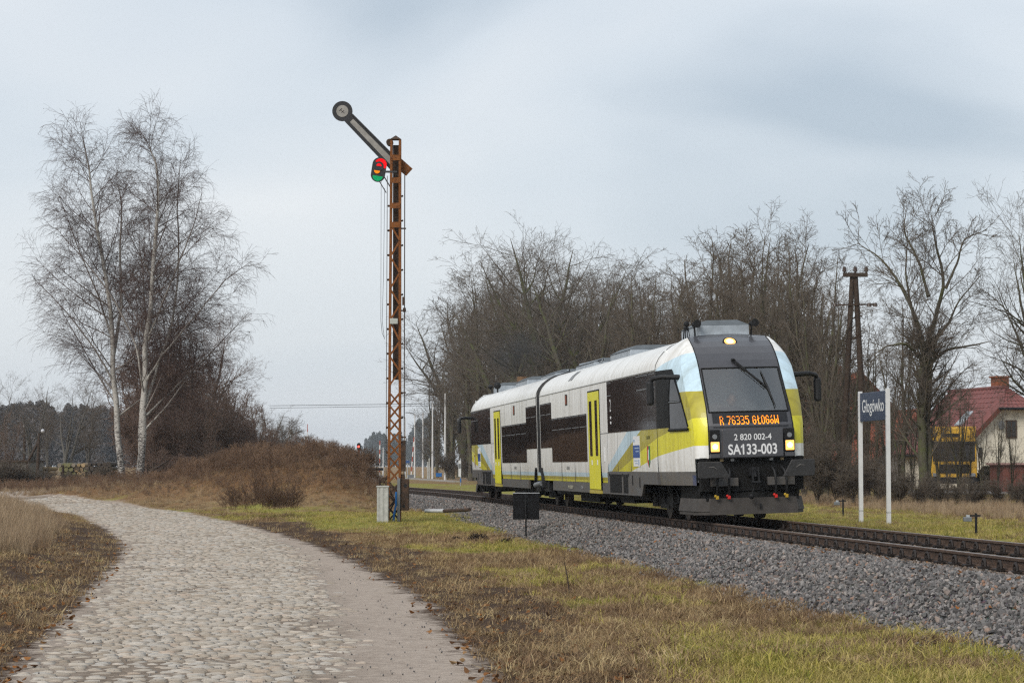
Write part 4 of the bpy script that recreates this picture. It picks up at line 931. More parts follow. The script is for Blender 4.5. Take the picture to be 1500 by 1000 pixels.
# buffers with their wide plates
for sg in (1, -1):
    bf = MB(); bf.prism([(sg*.53, .905),(sg*1.17, .905),(sg*1.19, .93),(sg*1.19, 1.215),(sg*1.17, 1.235),(sg*.72, 1.235)], 'x', .0, .05)
    bo = part(bf, 'buffer_plate', simple('worn_black_buffer', (.032,.031,.031), .55, 0, .35, 9), bevel=.012)
    MB().cyl((.05, sg*.88, 1.06), (.62, sg*.88, 1.06), .11, .13, 14).build('buffer_stem', M['black'], bo)
    MB().tube([(-.004, sg*.98, 1.12), (-.006, sg*.88, 1.13), (-.004, sg*.80, 1.08)], [.004,.010,.004], 4).build('scuff_mark', simple('bare_metal_scuff', (.16,.15,.14), .5), bo)
# black recess, lower panels, coupler, hoses
rc = MB(); rc.box(.42, .62, -1.05, 1.05, .64, 1.31); part(rc, 'coupler_recess', M['black'])
for sg in (1, -1):
    lp = MB(); lp.box(.34, .44, min(sg*.30, sg*.86), max(sg*.30, sg*.86), .735, .90); lo_ = part(lp, 'lower_front_panel', M['skirt'], bevel=.008)
    for k in (.62, .40): MB().box(.385, .42, sg*k-.035, sg*k+.035, 1.235, 1.285).build('cable_socket', simple('socket_cover', (.34,.25,.12) if k > .5 else (.4,.4,.4), .5), lo_)
text_obj('side_lettering', 'EDO', .07, M['decal_white'], lo_, (.337, -.0, .83), FACE_ROT) if False else None
cp = MB(); cp.box(.28, .50, -.09, .09, .93, 1.10); cp.tube([(.30,.0,1.05),(.16,.0,1.0),(.10,0,.90)], .035, 7)
for s_ in (-.06, .06): cp.bar((.15, s_, 1.10), (.09, s_, .78), .035, .05)
cp.cyl((.09,-.09,.80),(.09,.09,.80),.03,n=10); cp.tube([(.1,.02,.78),(.12,.05,.66),(.14,.08,.56)], .022, 6); cp.sphere((.14,.09,.53), .06, 8, 6)
part(cp, 'screw_coupling', M['steel_dark'])
red_m = simple('red_tap_handle', (.55,.02,.015), .45, 0, .1); yel_m = simple('yellow_tap_handle', (.42,.27,.02), .5, 0, .1)
for l, m_ in ((.52, red_m), (.76, yel_m), (-.44, red_m), (-.66, yel_m)):
    hs_ = MB(); hs_.tube([(.40, l*.92, 1.10), (.24, l*.95, 1.02), (.22, l, .82), (.25, l*1.0, .66), (.30, l*1.0, .56)], .026, 7)
    ho = part(hs_, 'brake_hose', M['rubber']); MB().box(.24, .30, l-.03, l+.03, .48, .55).sphere((.26, l+.035, .545), .03, 8, 6).build('hose_tap', m_, ho, .01)
# snowplough
sp_ = MB()
pl = [(.40, 1.00),(.55, 1.08),(1.9, 1.22)]
def plough_ring(z, off): return [(2.05, 1.20+off, z), (.62, 1.10+off, z), (.36, .92+off, z), (.28, 0, z), (.36, -.92-off, z), (.62, -1.10-off, z), (2.05, -1.20-off, z)]
loft(sp_, [plough_ring(.17, -.02), plough_ring(.235, -.02), plough_ring(.24, 0), plough_ring(.50, -.05)], smooth=False)
loft(sp_, [[(p[0]+(.12 if abs(p[1]) < 1.0 else .1), p[1]*.98, .50) for p in plough_ring(.5, -.06)], [(p[0]+.22 if abs(p[1]) < 1.0 else p[0]-.05, p[1]*.97, .76) for p in plough_ring(.76, -.03)]], 1, smooth=False)
sp_.box(.40, 1.6, -.95, .95, .45, .50, 1); part(sp_, 'snowplough', [M['plough'], M['black']])
MB().bar((.27, -.12, .38), (.27, -.12, .27), .03).build('plough_latch', M['steel_dark'], BOTH[-1])

# windows of the long side (both sides of the car): each pane by itself
def pane(a0, a1, h0, h1, side, name='window', mat=None, proud=.010, parent=train, bevel=.0):
    mb = MB(); y0, y1 = side*1.437, side*(1.44+proud); mb.box(a0, a1, min(y0, y1), max(y0, y1), h0, h1); return part(mb, name, mat or M['tint'], parent, bevel=bevel)
for sd in (1, -1):
    for (a0, a1, h0, h1) in [(2.93,3.72,1.955,3.165),(3.735,5.25,1.955,3.165),(5.262,6.85,1.955,3.165),(6.862,8.5,1.955,3.165),(8.512,9.17,1.955,3.165),
                             (12.42,13.6,1.285,2.49),(13.612,14.9,1.285,2.49),(14.912,16.1,1.285,2.49),(16.112,17.4,1.285,2.49),(17.412,18.68,1.285,2.49),(18.72,19.85,1.69,2.95),(19.862,20.98,1.69,2.95)]:
        w = pane(a0, a1, h0, h1, sd)
        if h1 - h0 > 1.2 and a0 > 12: fr_ = MB(); y0, y1 = sorted((sd*1.449, sd*1.4535)); fr_.box(a0+.10, a1-.10, y0, y1, h1-.33, h1-.312); fr_.box(a0+.09, a1-.09, y0, y1, h1-.035, h1-.018); fr_.build('window_rail', M['steel_grey'], w)
        elif a0 in (2.93, 3.735, 8.512): fr_ = MB(); y0, y1 = sorted((sd*1.449, sd*1.4535)); fr_.box(a0+.06, a1-.06, y0, y1, h1-.345, h1-.325); fr_.box(a0+.06, a1-.06, y0, y1, h1-.045, h1-.03); fr_.build('window_rail', M['steel_grey'], w)
    # double door
    for (d0, d1) in ((10.36, 11.19), (11.21, 12.06)):
        dm = MB(); y0, y1 = sorted((sd*1.43, sd*1.462)); dm.box(d0, d1, y0, y1, .60, 3.00); do = part(dm, 'door', M['yellow'], bevel=.006)
        y2, y3 = sorted((sd*1.460, sd*1.468)); MB().box(d0+.24, d1-.24, y2, y3, 1.42, 2.78).build('door_pane', M['tint'], do)
        MB().box(d0+.30, d0+.42, y2, y3, 1.20, 1.32).build('door_button', M['decal_white'], do)
    fm = MB(); y0, y1 = sorted((sd*1.43, sd*1.456))
    for q in (10.315, 11.185, 12.065): fm.box(q, q+.04, y0, y1+ (0), .60, 3.03)
    fm.box(10.315, 12.105, y0, y1, 3.0, 3.04); part(fm, 'door_frame', M['gasket'])
    sm = MB(); y0, y1 = sorted((sd*1.36, sd*1.47)); sm.box(10.36, 12.06, y0, y1, .50, .585); part(sm, 'door_step', simple('yellow_step', (.42,.34,.06), .6))
    # skirts below the floor
    sk = MB(); y0, y1 = sorted((sd*1.37, sd*1.425)); sk.box(9.38, 10.30, y0, y1, .505, .76); sk.box(12.11, 18.85, y0, y1, .505, .76); part(sk, 'side_skirt', M['skirt'])
    gk = MB(); y0, y1 = sorted((sd*1.40, sd*1.452)); gk.prism([(4.86,.51),(9.36,.51),(9.36,1.03),(2.95,1.03),(2.95,.775),(4.6,.775)], 'y', y0, y1); go = part(gk, 'equipment_skirt', M['skirt'])
    y2, y3 = sorted((sd*1.450, sd*1.458))
    for (q0, q1, z0, z1) in ((7.4, 9.0, .55, .98), (6.55, 7.15, .55, .98)): MB().box(q0, q1, y2, y3, z0, z1).build('vent_grille', M['black'], go)
    for q in (9.05, 7.28, 6.45): MB().box(q-.05, q+.05, y2, y3, .93, 1.0).build('hinge', M['black'], go)
    for q, z0 in ((5.95, .74), (5.05, .70)): MB().box(q-.05, q+.05, y2, y3, z0, z0+.22).build('grab_recess', M['black'], go)
    # cab side window on the drawn-in nose, and the dark surround behind it
    def nose_pt(a, h, out=.012):
        """point of the nose flank at (a, h)"""
        hsv = [q[1] for q in SEC]; ls_ = [q[0] for q in SEC]; l0 = float(np.interp(h, hsv, ls_)); na_ = float(np.interp(h, [q[2] for q in NOSE], [q[0] for q in NOSE])); nl_ = float(np.interp(h, [q[2] for q in NOSE], [q[1] for q in NOSE]))
        k = (2.9-a)/(2.9-na_); return (a, sd*(l0*(1-k)+nl_*k + math.sin(math.pi*max(0,min(1,k)))*.035 + out), h)
    def flank(name, outline_h, a_lo, a_hi, mat, out, parent=train, n=7):
        mb = MB(); rows_ = []
        for h in outline_h: rows_.append([nose_pt(a_lo(h) + (a_hi(h)-a_lo(h))*k/(n-1), h, out) for k in range(n)])
        loft(mb, rows_); return part(mb, name, mat, parent)
    pil = lambda h: float(np.interp(h, [1.85, 1.95, 2.3, 2.65, 3.0, 3.17], [.78, .84, 1.08, 1.36, 1.72, 1.9]))
    fl = flank('cab_surround', np.linspace(1.955, 3.165, 8), lambda h: pil(h)+.02, lambda h: 2.88, M['gasket'], .006)
    flank('cab_window', np.linspace(2.50, 2.98, 5), lambda h: pil(h)+.09, lambda h: 1.93, M['tint'], .014, fl)
    flank('cab_window', np.linspace(1.93, 2.45, 5), lambda h: pil(h)+.07, lambda h: 1.93, M['tint'], .014, fl)
    fb = MB(); fb.tube([nose_pt(q, 2.475, .02) for q in np.linspace(1.95, pil(2.475)+.08, 6)], .014, 5); fb.build('window_rail', M['steel_grey'], fl)
    fb = MB(); fb.tube([nose_pt(q, 1.90, .02) for q in np.linspace(1.98, .84, 6)], .03, 5); fb.tube([nose_pt(1.96, z_, .012) for z_ in np.linspace(1.9, 2.98, 5)], .018, 5); fb.build('window_sill', M['gasket'], fl)
    # mirror on its arm
    mr = MB(); mr.tube([nose_pt(1.55, 2.98, -.02), (1.62, sd*1.55, 3.0), (1.74, sd*1.72, 2.97), (1.80, sd*1.78, 2.86)], [.055,.05,.048,.045], 8); mo = part(mr, 'mirror_arm', M['rubber'])
    MB().box(1.72, 1.90, min(sd*1.70, sd*1.84), max(sd*1.70, sd*1.84), 2.42, 2.92).build('mirror_housing', M['rubber'], mo, .05)
    # roof gutter and panel joints
    gu = MB(); gu.tube([(21.1, sd*1.438, 3.19), (12, sd*1.438, 3.19), (2.9, sd*1.438, 3.19)], .018, 5); part(gu, 'roof_gutter', simple('light_gutter', (.42,.42,.41), .6))
    js = MB(); y0, y1 = sorted((sd*1.43, sd*1.4425))
    for q, z0, z1 in ((6.15,1.05,1.95),(7.9,1.05,1.95),(9.30,1.05,1.96),(15.15,2.5,3.16),(13.3,2.5,3.16),(17.0,.74,1.28),(14.6,.74,1.28),(19.0,2.96,3.16)): js.box(q, q+.014, y0, y1, z0, z1)
    js.box(9.19, 10.3, y0, y1, 1.945, 1.96); js.box(2.89, 2.905, y0, y1 + (.006 if sd > 0 else 0), 1.05, 3.16); part(js, 'panel_joints', M['decal_grey'])
    rj = MB(); rj.tube([(2.95, sd*(l+.004), h+.004) for l, h in SEC[7:]], .007, 4); part(rj, 'roof_joint', M['decal_grey'])
    # small side fittings
    ob = MB(); y0, y1 = sorted((sd*1.44, sd*1.452)); ob.box(15.62, 15.98, y0, y1, 2.79, 3.08); oo = part(ob, 'side_display', M['gasket']); y2, y3 = sorted((sd*1.45, sd*1.456)); MB().box(15.70, 15.90, y2, y3, 2.82, 3.05).build('display_face', simple('dim_orange_display', (.26,.06,.02), .4), oo)
    hd = MB(); y0, y1 = sorted((sd*1.44, sd*1.448)); hd.box(9.72, 9.86, y0, y1, 1.28, 1.62); part(hd, 'filler_flap', M['decal_white'])
    pm = MB(); y0, y1 = sorted((sd*1.44, sd*1.446)); pm.box(5.0, 5.82, y0, y1, 1.16, 1.83); po = part(pm, 'information_poster', M['decal_white'])
    y2, y3 = sorted((sd*1.4455, sd*1.450)); MB().box(5.0, 5.82, y2, y3, 1.35, 1.63).build('blue_print', simple('blue_print', (.02,.07,.26), .5), po)
    MB().box(5.1, 5.62, y2, y3 + (.002 if sd > 0 else 0), 1.55, 1.58).box(5.1, 5.5, y2, y3 + (.002 if sd > 0 else 0), 1.48, 1.505).box(5.08, 5.2, y2, y3, 1.19, 1.31).box(5.28, 5.72, y2, y3, 1.28, 1.30).box(5.28, 5.6, y2, y3, 1.22, 1.24).box(5.6,5.75, y2, y3, 1.70, 1.76).build('print_lines', simple('pale_print', (.30,.40,.55), .5), po)
    ct = MB(); y0, y1 = sorted((sd*1.44, sd*1.446)); ct.prism([(3.78,1.60),(4.10,1.60),(4.10,1.26),(3.94,1.14),(3.78,1.26)], 'y', y0, y1); cto = part(ct, 'coat_of_arms', simple('green_shield', (.03,.22,.07), .5))
    MB().prism([(3.94,1.60),(4.10,1.60),(4.10,1.26),(3.94,1.14)], 'y', *sorted((sd*1.4455, sd*1.449))).build('red_half', simple('red_shield', (.45,.03,.03), .5), cto)
    MB().box(3.90, 3.98, *sorted((sd*1.4485, sd*1.451)), 1.30, 1.52).build('white_emblem', M['decal_white'], cto)
SIDE_ROT = (math.pi/2, 0, math.pi)          # lettering that reads from the camera's side
def side_text(s, size, a, h, mat=M['decal_white'], l=1.4475, sx=1.0): return text_obj('side_lettering', s, size, mat, train, (a, l, h), SIDE_ROT, .0008, sx)
side_text('2', .42, 8.7, 2.58, l=1.4535, sx=.8)
pk = MB().box(8.63, 8.77, 1.449, 1.4535, 2.28, 2.34).box(8.63, 8.77, 1.449, 1.4535, 2.16, 2.22); part(pk, 'class_mark', M['decal_white'], both=False)
side_text('LUBUSKIE', .10, 3.95, 1.78, simple('olive_print', (.10,.10,.02), .6)); side_text('WARTE', .085, 3.95, 1.66, simple('olive_print2', (.10,.10,.02), .6)) if False else None
side_text('94 51 2 820 002-4', .115, 15.4, .62, simple('yellowish_print', (.50,.48,.36), .6)); side_text('21.4 m', .09, 13.4, .63, simple('pale_print3', (.5,.5,.5), .6))
side_text('SA133-003', .12, 15.8, 1.12, M['decal_grey'])
# rear car text block on the near side
side_text('SA133-003', .12, LEN-15.8, 1.12, M['decal_grey'])

# roof equipment
def roof_unit(a0, a1, w, h1, mat, name='roof_unit', slope=.22):
    mb = MB(); mb.box(a0, a1, -w/2, w/2, 3.80, h1-.12); 
    mb.add([(a0,-w/2-.02,h1-.12),(a1,-w/2-.02,h1-.12),(a1,w/2+.02,h1-.12),(a0,w/2+.02,h1-.12),(a0+slope,-w/2+slope,h1),(a1-slope,-w/2+slope,h1),(a1-slope,w/2-slope,h1),(a0+slope,w/2-slope,h1)],[(4,5,6,7),(0,1,5,4),(1,2,6,5),(2,3,7,6),(3,0,4,7)], 1)
    return part(mb, name, [M['silver'], mat], bevel=.01)
roof_unit(2.55, 4.5, 1.06, 4.21, M['roofbox'], slope=.2)
for sg in (1, -1):
    hn = MB(); hn.cyl((2.62, sg*.62, 4.12), (2.35, sg*.62, 4.12), .035, .085, 12); hn.sphere((2.70, sg*.62, 4.12), .055, 8, 6); hn.tube([(2.68, sg*.62, 4.10), (2.70, sg*.60, 3.84)], .02, 6); part(hn, 'horn', M['steel_dark'])
an_ = MB(); 
for k in range(4): an_.tube([(2.9+.12*k, .66+.03*k, 3.80), (2.84+.12*k, .72, 4.06+.03*(k%2)), (3.1+.1*k, .70, 4.1)], .018, 5)
an_.sphere((2.9, .74, 4.15), .06); part(an_, 'horn_pipework', M['steel_dark'])
roof_unit(10.3, 13.2, 1.3, 4.10, M['roofbox']); roof_unit(16.2, 19.4, 1.2, 4.07, M['roofbox'], slope=.3); 
rk = MB(); rk.tube([(16.0, .5, 3.86), (15.5,.45,3.98),(19.6,.45,4.02)], .03, 5); rk.tube([(15.5,-.2,3.98),(19.6,-.2,4.02)], .03, 5); part(rk, 'roof_pipes', M['silver'])
vt = MB()
for q in (15.35, 15.75): vt.add([(q, l+.006, h+.006) for l, h in SEC[9:12]] + [(q+.22, l+.006, h+.006) for l, h in SEC[9:12]], [(0,1,4,3),(1,2,5,4)])
part(vt, 'roof_grille', M['steel_grey'])
ex = MB(); qx = LEN-9.6; ex.cyl((qx, .35, 3.8), (qx, .35, 4.22), .19, .18, 14); ex.cyl((qx,.35,4.21),(qx,.35,4.225),.16,n=14,mi=1); exo = part(ex, 'exhaust_stack', [simple('heat_stained_stack', (.22,.13,.07), .7, .2, .5, 8), M['black']], both=False)
bl_ = MB(); qx = LEN-4.9; bl_.sphere((qx, .65, 4.08), .13, 12, 8); bl_.tube([(qx,.65,3.96),(qx,.65,3.78)], .03, 6); part(bl_, 'dome_aerial', M['steel_dark'], both=False)
# underframe, bogies, wheels
uf = MB(); uf.box(5.2, 19.6, -1.2, 1.2, .40, .80); uf.box(7.5, 9.3, -1.15, 1.15, .30, .45); uf.box(12.8, 15.9, -1.1, 1.1, .24, .45); uf.box(2.4, 5.4, -.9, .9, .62, .8); part(uf, 'underframe', M['black'])
M['wheel'] = simple('brown_wheel_steel', (.055,.042,.034), .6, .3, .4, 10)
def bogie(ac, both=True):
    bg = MB()
    for sg in (1, -1):
        bg.prism([(ac-1.45,.52),(ac-1.2,.62),(ac-.5,.50),(ac+.5,.50),(ac+1.2,.62),(ac+1.45,.52),(ac+1.35,.38),(ac+.6,.34),(ac-.6,.34),(ac-1.35,.38)], 'y', sg*1.02-.06, sg*1.02+.06)
        for q in (-1, 1):
            bg.box(ac+q-.16, ac+q+.16, sg*1.0-.02, sg*1.0+.16*sg if sg > 0 else -.98, .28, .58) if sg > 0 else bg.box(ac+q-.16, ac+q+.16, -1.16, -.98, .28, .58)
            for z in np.linspace(.55, .78, 5): bg.cyl((ac+q*.55, sg*1.04, z), (ac+q*.55, sg*1.04, z+.035), .09, n=10)
        bg.cyl((ac, sg*1.1, .36), (ac, sg*1.12, .82), .045, n=8); bg.bar((ac-.7, sg*1.14, .30), (ac+.2, sg*1.14, .30), .05, .09)
    bg.box(ac-.35, ac+.35, -1.0, 1.0, .45, .7); bo = part(bg, 'bogie', M['black'], both=both)
    for q in (-1, 1):
        for sg in (1, -1):
            wm = MB(); wm.cyl((ac+q, sg*.69, .40), (ac+q, sg*.815, .40), .40, .395, 28); wm.cyl((ac+q, sg*.66, .40), (ac+q, sg*.69, .40), .43, .43, 28); wm.cyl((ac+q, sg*.815, .40), (ac+q, sg*.84, .40), .14, n=14)
            wm.build('wheel', M['wheel'], bo)
    for sg in (1, -1):
        MB().box(ac-1.62, ac-1.5, sg*.75-.05, sg*.75+.05, .12, .5).build('sand_pipe', simple('sand_pipe_grey', (.20,.18,.16), .8) , bo) if both else None
bogie(4.0); bogie(LEN/2, False)
# gangway between the cars, couplers and pipes beside it
bw = MB(); 
for k in range(7):
    q = 21.09 + k*.103; s_ = .985 if k % 2 else .93
    loft(bw, [[(q, l*s_, .9 + (h-.9)*s_) for l, h in SEC[1:]] + [(q, -l*s_, .9+(h-.9)*s_) for l, h in reversed(SEC[1:-1])], [(q+.103, l*(1.94-s_), .9+(h-.9)*(1.94-s_)) for l, h in SEC[1:]] + [(q+.103, -l*(1.94-s_), .9+(h-.9)*(1.94-s_)) for l, h in reversed(SEC[1:-1])]])
part(bw, 'gangway_bellows', M['rubber'], both=False)
for q in (20.6, LEN-20.6):
    yk = MB(); sgn = 1 if q < LEN/2 else -1; yk.box(min(q-.5, q+.5), q+.5, 1.2, 1.36, .45, .78); yk.bar((q, 1.46, .70), (q + sgn*.25, 1.46, 1.10), .07, .10); yk.bar((q-.1*sgn, 1.44, .55), (q, 1.46, .72), .09, .08); part(yk, 'damper_bracket', M['steel_dark'], both=False)
dp = MB(); dp.cyl((20.75, 1.48, .68), (22.1, 1.48, .62), .075, n=12); part(dp, 'yaw_damper', M['steel_grey'], both=False)
# cab: lining, desk, seat
cb = MB(); cb.box(2.75, 2.80, -1.25, 1.25, .85, 3.6); cb.box(.75, 2.75, -1.05, 1.05, .82, .86); part(cb, 'cab_lining', M['cab_in'])
dk = MB(); dk.prism([(.55,1.85),(.62,2.16),(1.10,2.10),(1.25,1.95),(1.25,.9),(.6,.9)], 'y', -.95, .95); part(dk, 'driving_desk', M['dash'])
se = MB(); se.box(1.85, 2.30, -.23, .27, 1.55, 1.66); se.box(2.24, 2.36, -.21, .25, 1.64, 2.35); se.cyl((2.1,.02,.86),(2.1,.02,1.56),.07,n=10); part(se, 'driver_seat', M['rubber'], bevel=.03)
for o in list(BOTH): mirror(o)
# which mirrored fittings stay dark at the rear
for o in list(MIR.values()):
    for sl in o.material_slots:
        if sl.material in (M['lamp_warm'], M['lamp_core']): sl.link = 'OBJECT'; sl.material = M['lens']
# the driver, seated behind the desk
def skin_person(name, joints, edges, radii, mats, parent=None):
    me = bpy.data.meshes.new(name); me.from_pydata(joints, edges, []); o = link_mesh(name, me, parent); 
    o.modifiers.new('skin', 'SKIN'); sv = me.skin_vertices[0].data
    for s_, r_ in zip(sv, radii): s_.radius = (r_, r_*.9) if not hasattr(r_, '__len__') else r_
    sv[0].use_root = True; ss = o.modifiers.new('smooth', 'SUBSURF'); ss.levels = ss.render_levels = 2
    for m in mats: me.materials.append(m)
    return o
M['shirt'] = simple('dark_jacket', (.03,.035,.05), .9, 0, .3, 12); M['skin'] = simple('skin', (.50,.30,.22), .6, 0, .1, 10)
drv = empty('person'); drv.parent = train; drv.parent = None
drv.matrix_world = Matrix.Translation((pT[0], pT[1], .021)) @ Euler((-CANT, 0, math.pi/2 + TH), 'XYZ').to_matrix().to_4x4() @ Matrix.Translation((2.05, .02, 1.76))
tag(drv, 'driver in a dark jacket sitting behind the windscreen of the railcar', 'person')
J = [(0,0,0),(.02,0,.25),(.0,0,.48),(-.02,0,.60),(-.02,.20,.52),(-.12,.27,.30),(-.38,.20,.28),(-.02,-.20,.52),(-.12,-.27,.30),(-.38,-.20,.28),(-.40,.12,.02),(-.42,.12,-.42),(-.40,-.12,.02),(-.42,-.12,-.42),(-.50,.14,.33),(-.50,-.14,.33)]
skin_person('body', J, [(0,1),(1,2),(2,3),(2,4),(4,5),(5,6),(2,7),(7,8),(8,9),(0,10),(10,11),(0,12),(12,13),(6,14),(9,15)], [.15,.15,.15,.055,.08,.055,.04,.08,.055,.04,.09,.06,.09,.06,.03,.03], [M['shirt']], drv)
hd = MB(); hd.sphere((-.05, 0, .74), .115, 14, 10, 0, (1.0, .80, 1.18)); hd.sphere((-.165, 0, .725), .02, 6, 5); hd.sphere((-.05,.095,.735), .025, 6, 5); hd.sphere((-.05,-.095,.735), .025, 6, 5)
hd.sphere((-.145,.035,.755), .014, 6, 5, 1); hd.sphere((-.145,-.035,.755), .014, 6, 5, 1); hd.box(-.157,-.145,-.03,.03,.675,.682,1); hdo = hd.build('head', [M['skin'], M['gasket']], drv)
MB().sphere((-.03, 0, .785), .112, 14, 8, 0, (1.0, .84, .85)).build('hair', simple('short_grey_hair', (.20,.17,.15), .9), drv)
# ------------------------------------------------------------------ semaphore
YS = 65.0
def S(px, py, dy=0.0): p = at(px, py, YS); return Vector((p.x, YS + dy, p.z))
M['rust'] = rust_mat('rusted_orange_steel', (.20,.075,.022), .55, 7)
M['rust_dark'] = simple('rusted_dark_steel', (.075,.042,.024), .85, 0, .5, 9, .2, c2=(.022,.016,.013))
M['arm_black'] = simple('black_arm_paint', (.022,.022,.024), .5, 0, .3, 5)
M['arm_pale'] = simple('weathered_pale_arm', (.30,.285,.26), .7, 0, .3, 5)
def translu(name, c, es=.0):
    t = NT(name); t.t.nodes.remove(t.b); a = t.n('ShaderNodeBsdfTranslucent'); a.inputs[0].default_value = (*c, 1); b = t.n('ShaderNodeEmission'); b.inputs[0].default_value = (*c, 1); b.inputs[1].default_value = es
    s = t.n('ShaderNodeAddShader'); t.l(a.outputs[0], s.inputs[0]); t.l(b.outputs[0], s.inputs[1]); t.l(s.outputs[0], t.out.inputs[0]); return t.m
sem = empty('semaphore', (S(576, 765).x, YS, float(ground(S(576,765).x, YS)))); tag(sem, 'tall rusty lattice semaphore with raised arm and coloured lenses beside the track', 'semaphore')
inv = Matrix.Translation(-Vector(sem.location))
def sp(mb, name, mat, parent=None, bevel=0.0):
    mb.v = [tuple(inv @ Vector(p)) for p in mb.v]; return mb.build(name, mat, parent or sem, bevel)
top, bot = 206, 768; dep = .13
def mx(py, side): k = (py-top)/(bot-top); return (573.6 - 4.6*k) if side < 0 else (586.0 - .2*k)
for sd in (-1, 1):
    for dd in (-dep, dep):
        mb = MB(); p, q = S(mx(bot, sd), bot, dd), S(mx(top, sd), top, dd); mb.bar(p, q, .065, .018, ref=(0,1,0)); mb.bar(p + Vector((sd*.028, -.03*np.sign(dd), 0)), q + Vector((sd*.028, -.03*np.sign(dd), 0)), .012, .06, ref=(0,1,0)); sp(mb, 'mast_leg', M['rust'])
lows = list(np.linspace(575, 762, 11))
for i in range(len(lows)-1):
    for dd in (-dep-.012, dep+.012):
        for a_, b_ in ((-1, 1), (1, -1)):
            mb = MB(); o_ = .008*a_; mb.bar(S(mx(lows[i], a_), lows[i], dd+o_), S(mx(lows[i+1], b_), lows[i+1], dd+o_), .042, .008, ref=(0,1,0)); sp(mb, 'lattice_bar', M['rust'] if lows[i] < 690 else M['rust_dark'])
ups = list(np.linspace(330, 470, 7)) + list(np.linspace(500, 565, 4))
for i in range(len(ups)-1):
    a_, b_ = ((-1, 1), (1, -1))[i % 2]; mb = MB(); mb.bar(S(mx(ups[i], a_*1), ups[i], -dep-.012), S(mx(ups[i+1], b_), ups[i+1], -dep-.012), .05, .008, ref=(0,1,0)); sp(mb, 'lattice_bar', M['rust'])
mb = MB(); p, q = S(579.5, 556, dep-.03), S(579.8, 212, dep-.03); mb.bar(p, q, .17, .01, ref=(0,1,0)); sp(mb, 'back_plate', M['rust_dark'])
for py in (232, 265, 302, 330): mb = MB(); mb.box(S(mx(py,-1)-.6,py).x, S(mx(py,1)+.6,py).x, YS-dep-.03, YS-dep-.012, S(0,py+4).z, S(0,py-4).z); sp(mb, 'batten_plate', M['rust'])
mb = MB(); c = S(579.8, 205); w = .16
mb.add([c+Vector((-w,-w,0)), c+Vector((w,-w,0)), c+Vector((w,w,0)), c+Vector((-w,w,0)), c+Vector((0,0,.13))], [(0,1,4),(1,2,4),(2,3,4),(3,0,4),(3,2,1,0)]); mb.cyl(S(571,209,-.1), S(571,209,.12), .10, n=14); sp(mb, 'mast_cap', M['rust_dark'])
# arm, on the far face, raised
piv, tip_ = S(580, 243, .20), S(500.8, 161.5, .20); ax = (tip_-piv).normalized(); up_ = Vector((0,1,0)).cross(ax).normalized()
def arm_pts(w0, w1, s0, s1, n=1):
    L_ = (tip_-piv).length; return [piv + ax*(s0*L_) + up_*w0, piv + ax*(s1*L_) + up_*w1, piv + ax*(s1*L_) - up_*w1, piv + ax*(s0*L_) - up_*w0]
def plate(mb, pts, y0, y1, mi=0):
    n = len(pts); mb.add([Vector((p.x, p.y+y0, p.z)) for p in pts] + [Vector((p.x, p.y+y1, p.z)) for p in pts], [tuple(range(n)), tuple(range(2*n-1, n-1, -1))] + [(i, n+i, n+(i+1)%n, (i+1)%n) for i in range(n)], mi)
def disc(c, r, n=32): return [c + Vector((math.cos(2*math.pi*i/n)*r, 0, math.sin(2*math.pi*i/n)*r)) for i in range(n)]
mb = MB(); plate(mb, arm_pts(.185, .155, -.02, .90), -.015, .015); plate(mb, disc(tip_, .292), -.016, .016)
for sg in (1, -1): mb.bar(piv + up_*sg*.165 + Vector((0,-.03,0)), piv + ax*(tip_-piv).length*.88 + up_*sg*.14 + Vector((0,-.03,0)), .06, .04)
arm = sp(mb, 'signal_arm', M['arm_black'])
mb = MB(); plate(mb, arm_pts(.082, .066, .02, .83), -.024, -.016); sp(mb, 'pale_strip', M['arm_pale'], arm)
mb = MB(); plate(mb, disc(tip_, .172), -.026, -.017); sp(mb, 'pale_disc', M['arm_pale'], arm)
mb = MB(); mb.bar(tip_+Vector((-.07,-.03,.05)), tip_+Vector((.06,-.03,-.06)), .012); mb.bar(tip_+Vector((-.09,-.03,.0)), tip_+Vector((-.01,-.03,.08)), .010); mb.bar(tip_+Vector((-.03,-.03,-.05)), tip_+Vector((.05,-.03,.03)), .008); sp(mb, 'scratched_mark', M['steel_dark'], arm)
mb = MB(); plate(mb, [S(585,229,.2), S(604,246,.2), S(594.5,256.5,.2), S(585,249,.2)], -.012, .012); sp(mb, 'tail_plate', M['rust'], arm)
# spectacle with coloured glasses
cs = S(555, 249, -.05); tl_ = math.radians(9)
def el(c, rx, rz, a0, a1, n=14, rot=tl_):
    out = []
    for i in range(n+1):
        a = a0 + (a1-a0)*i/n; x, z = rx*math.cos(a), rz*math.sin(a); out.append(c + Vector((x*math.cos(rot)+z*math.sin(rot), 0, -x*math.sin(rot)+z*math.cos(rot))))
    return out
def rt(x, z): return cs + Vector((x*math.cos(tl_)+z*math.sin(tl_), 0, -x*math.sin(tl_)+z*math.cos(tl_)))
mb = MB(); outl = [rt(.205*math.cos(a), (.15 if math.sin(a) >= 0 else -.15) + .205*math.sin(a)) for a in np.linspace(0, 2*math.pi, 40, endpoint=False)]
plate(mb, outl, -.02, .02); mb.bar(rt(.18,-.03), S(583,253,-.15), .10, .05); mb.bar(rt(.12,-.1), S(574,278,-.1), .03); mb.bar(rt(.05,-.3), S(566,283,-.08), .025); spc = sp(mb, 'spectacle', M['arm_black'])
def glass_piece(pts, mat, nm, y=-.032): mb = MB(); plate(mb, pts, y, y+.008); return sp(mb, nm, mat, spc)
G = dict(r=translu('red_signal_glass', (.85,.02,.03), .35), a=translu('amber_signal_glass', (.85,.36,.02), .35), g=translu('green_signal_glass', (.02,.46,.20), .30))  # mild glow added to each glass, in place of light shining through it
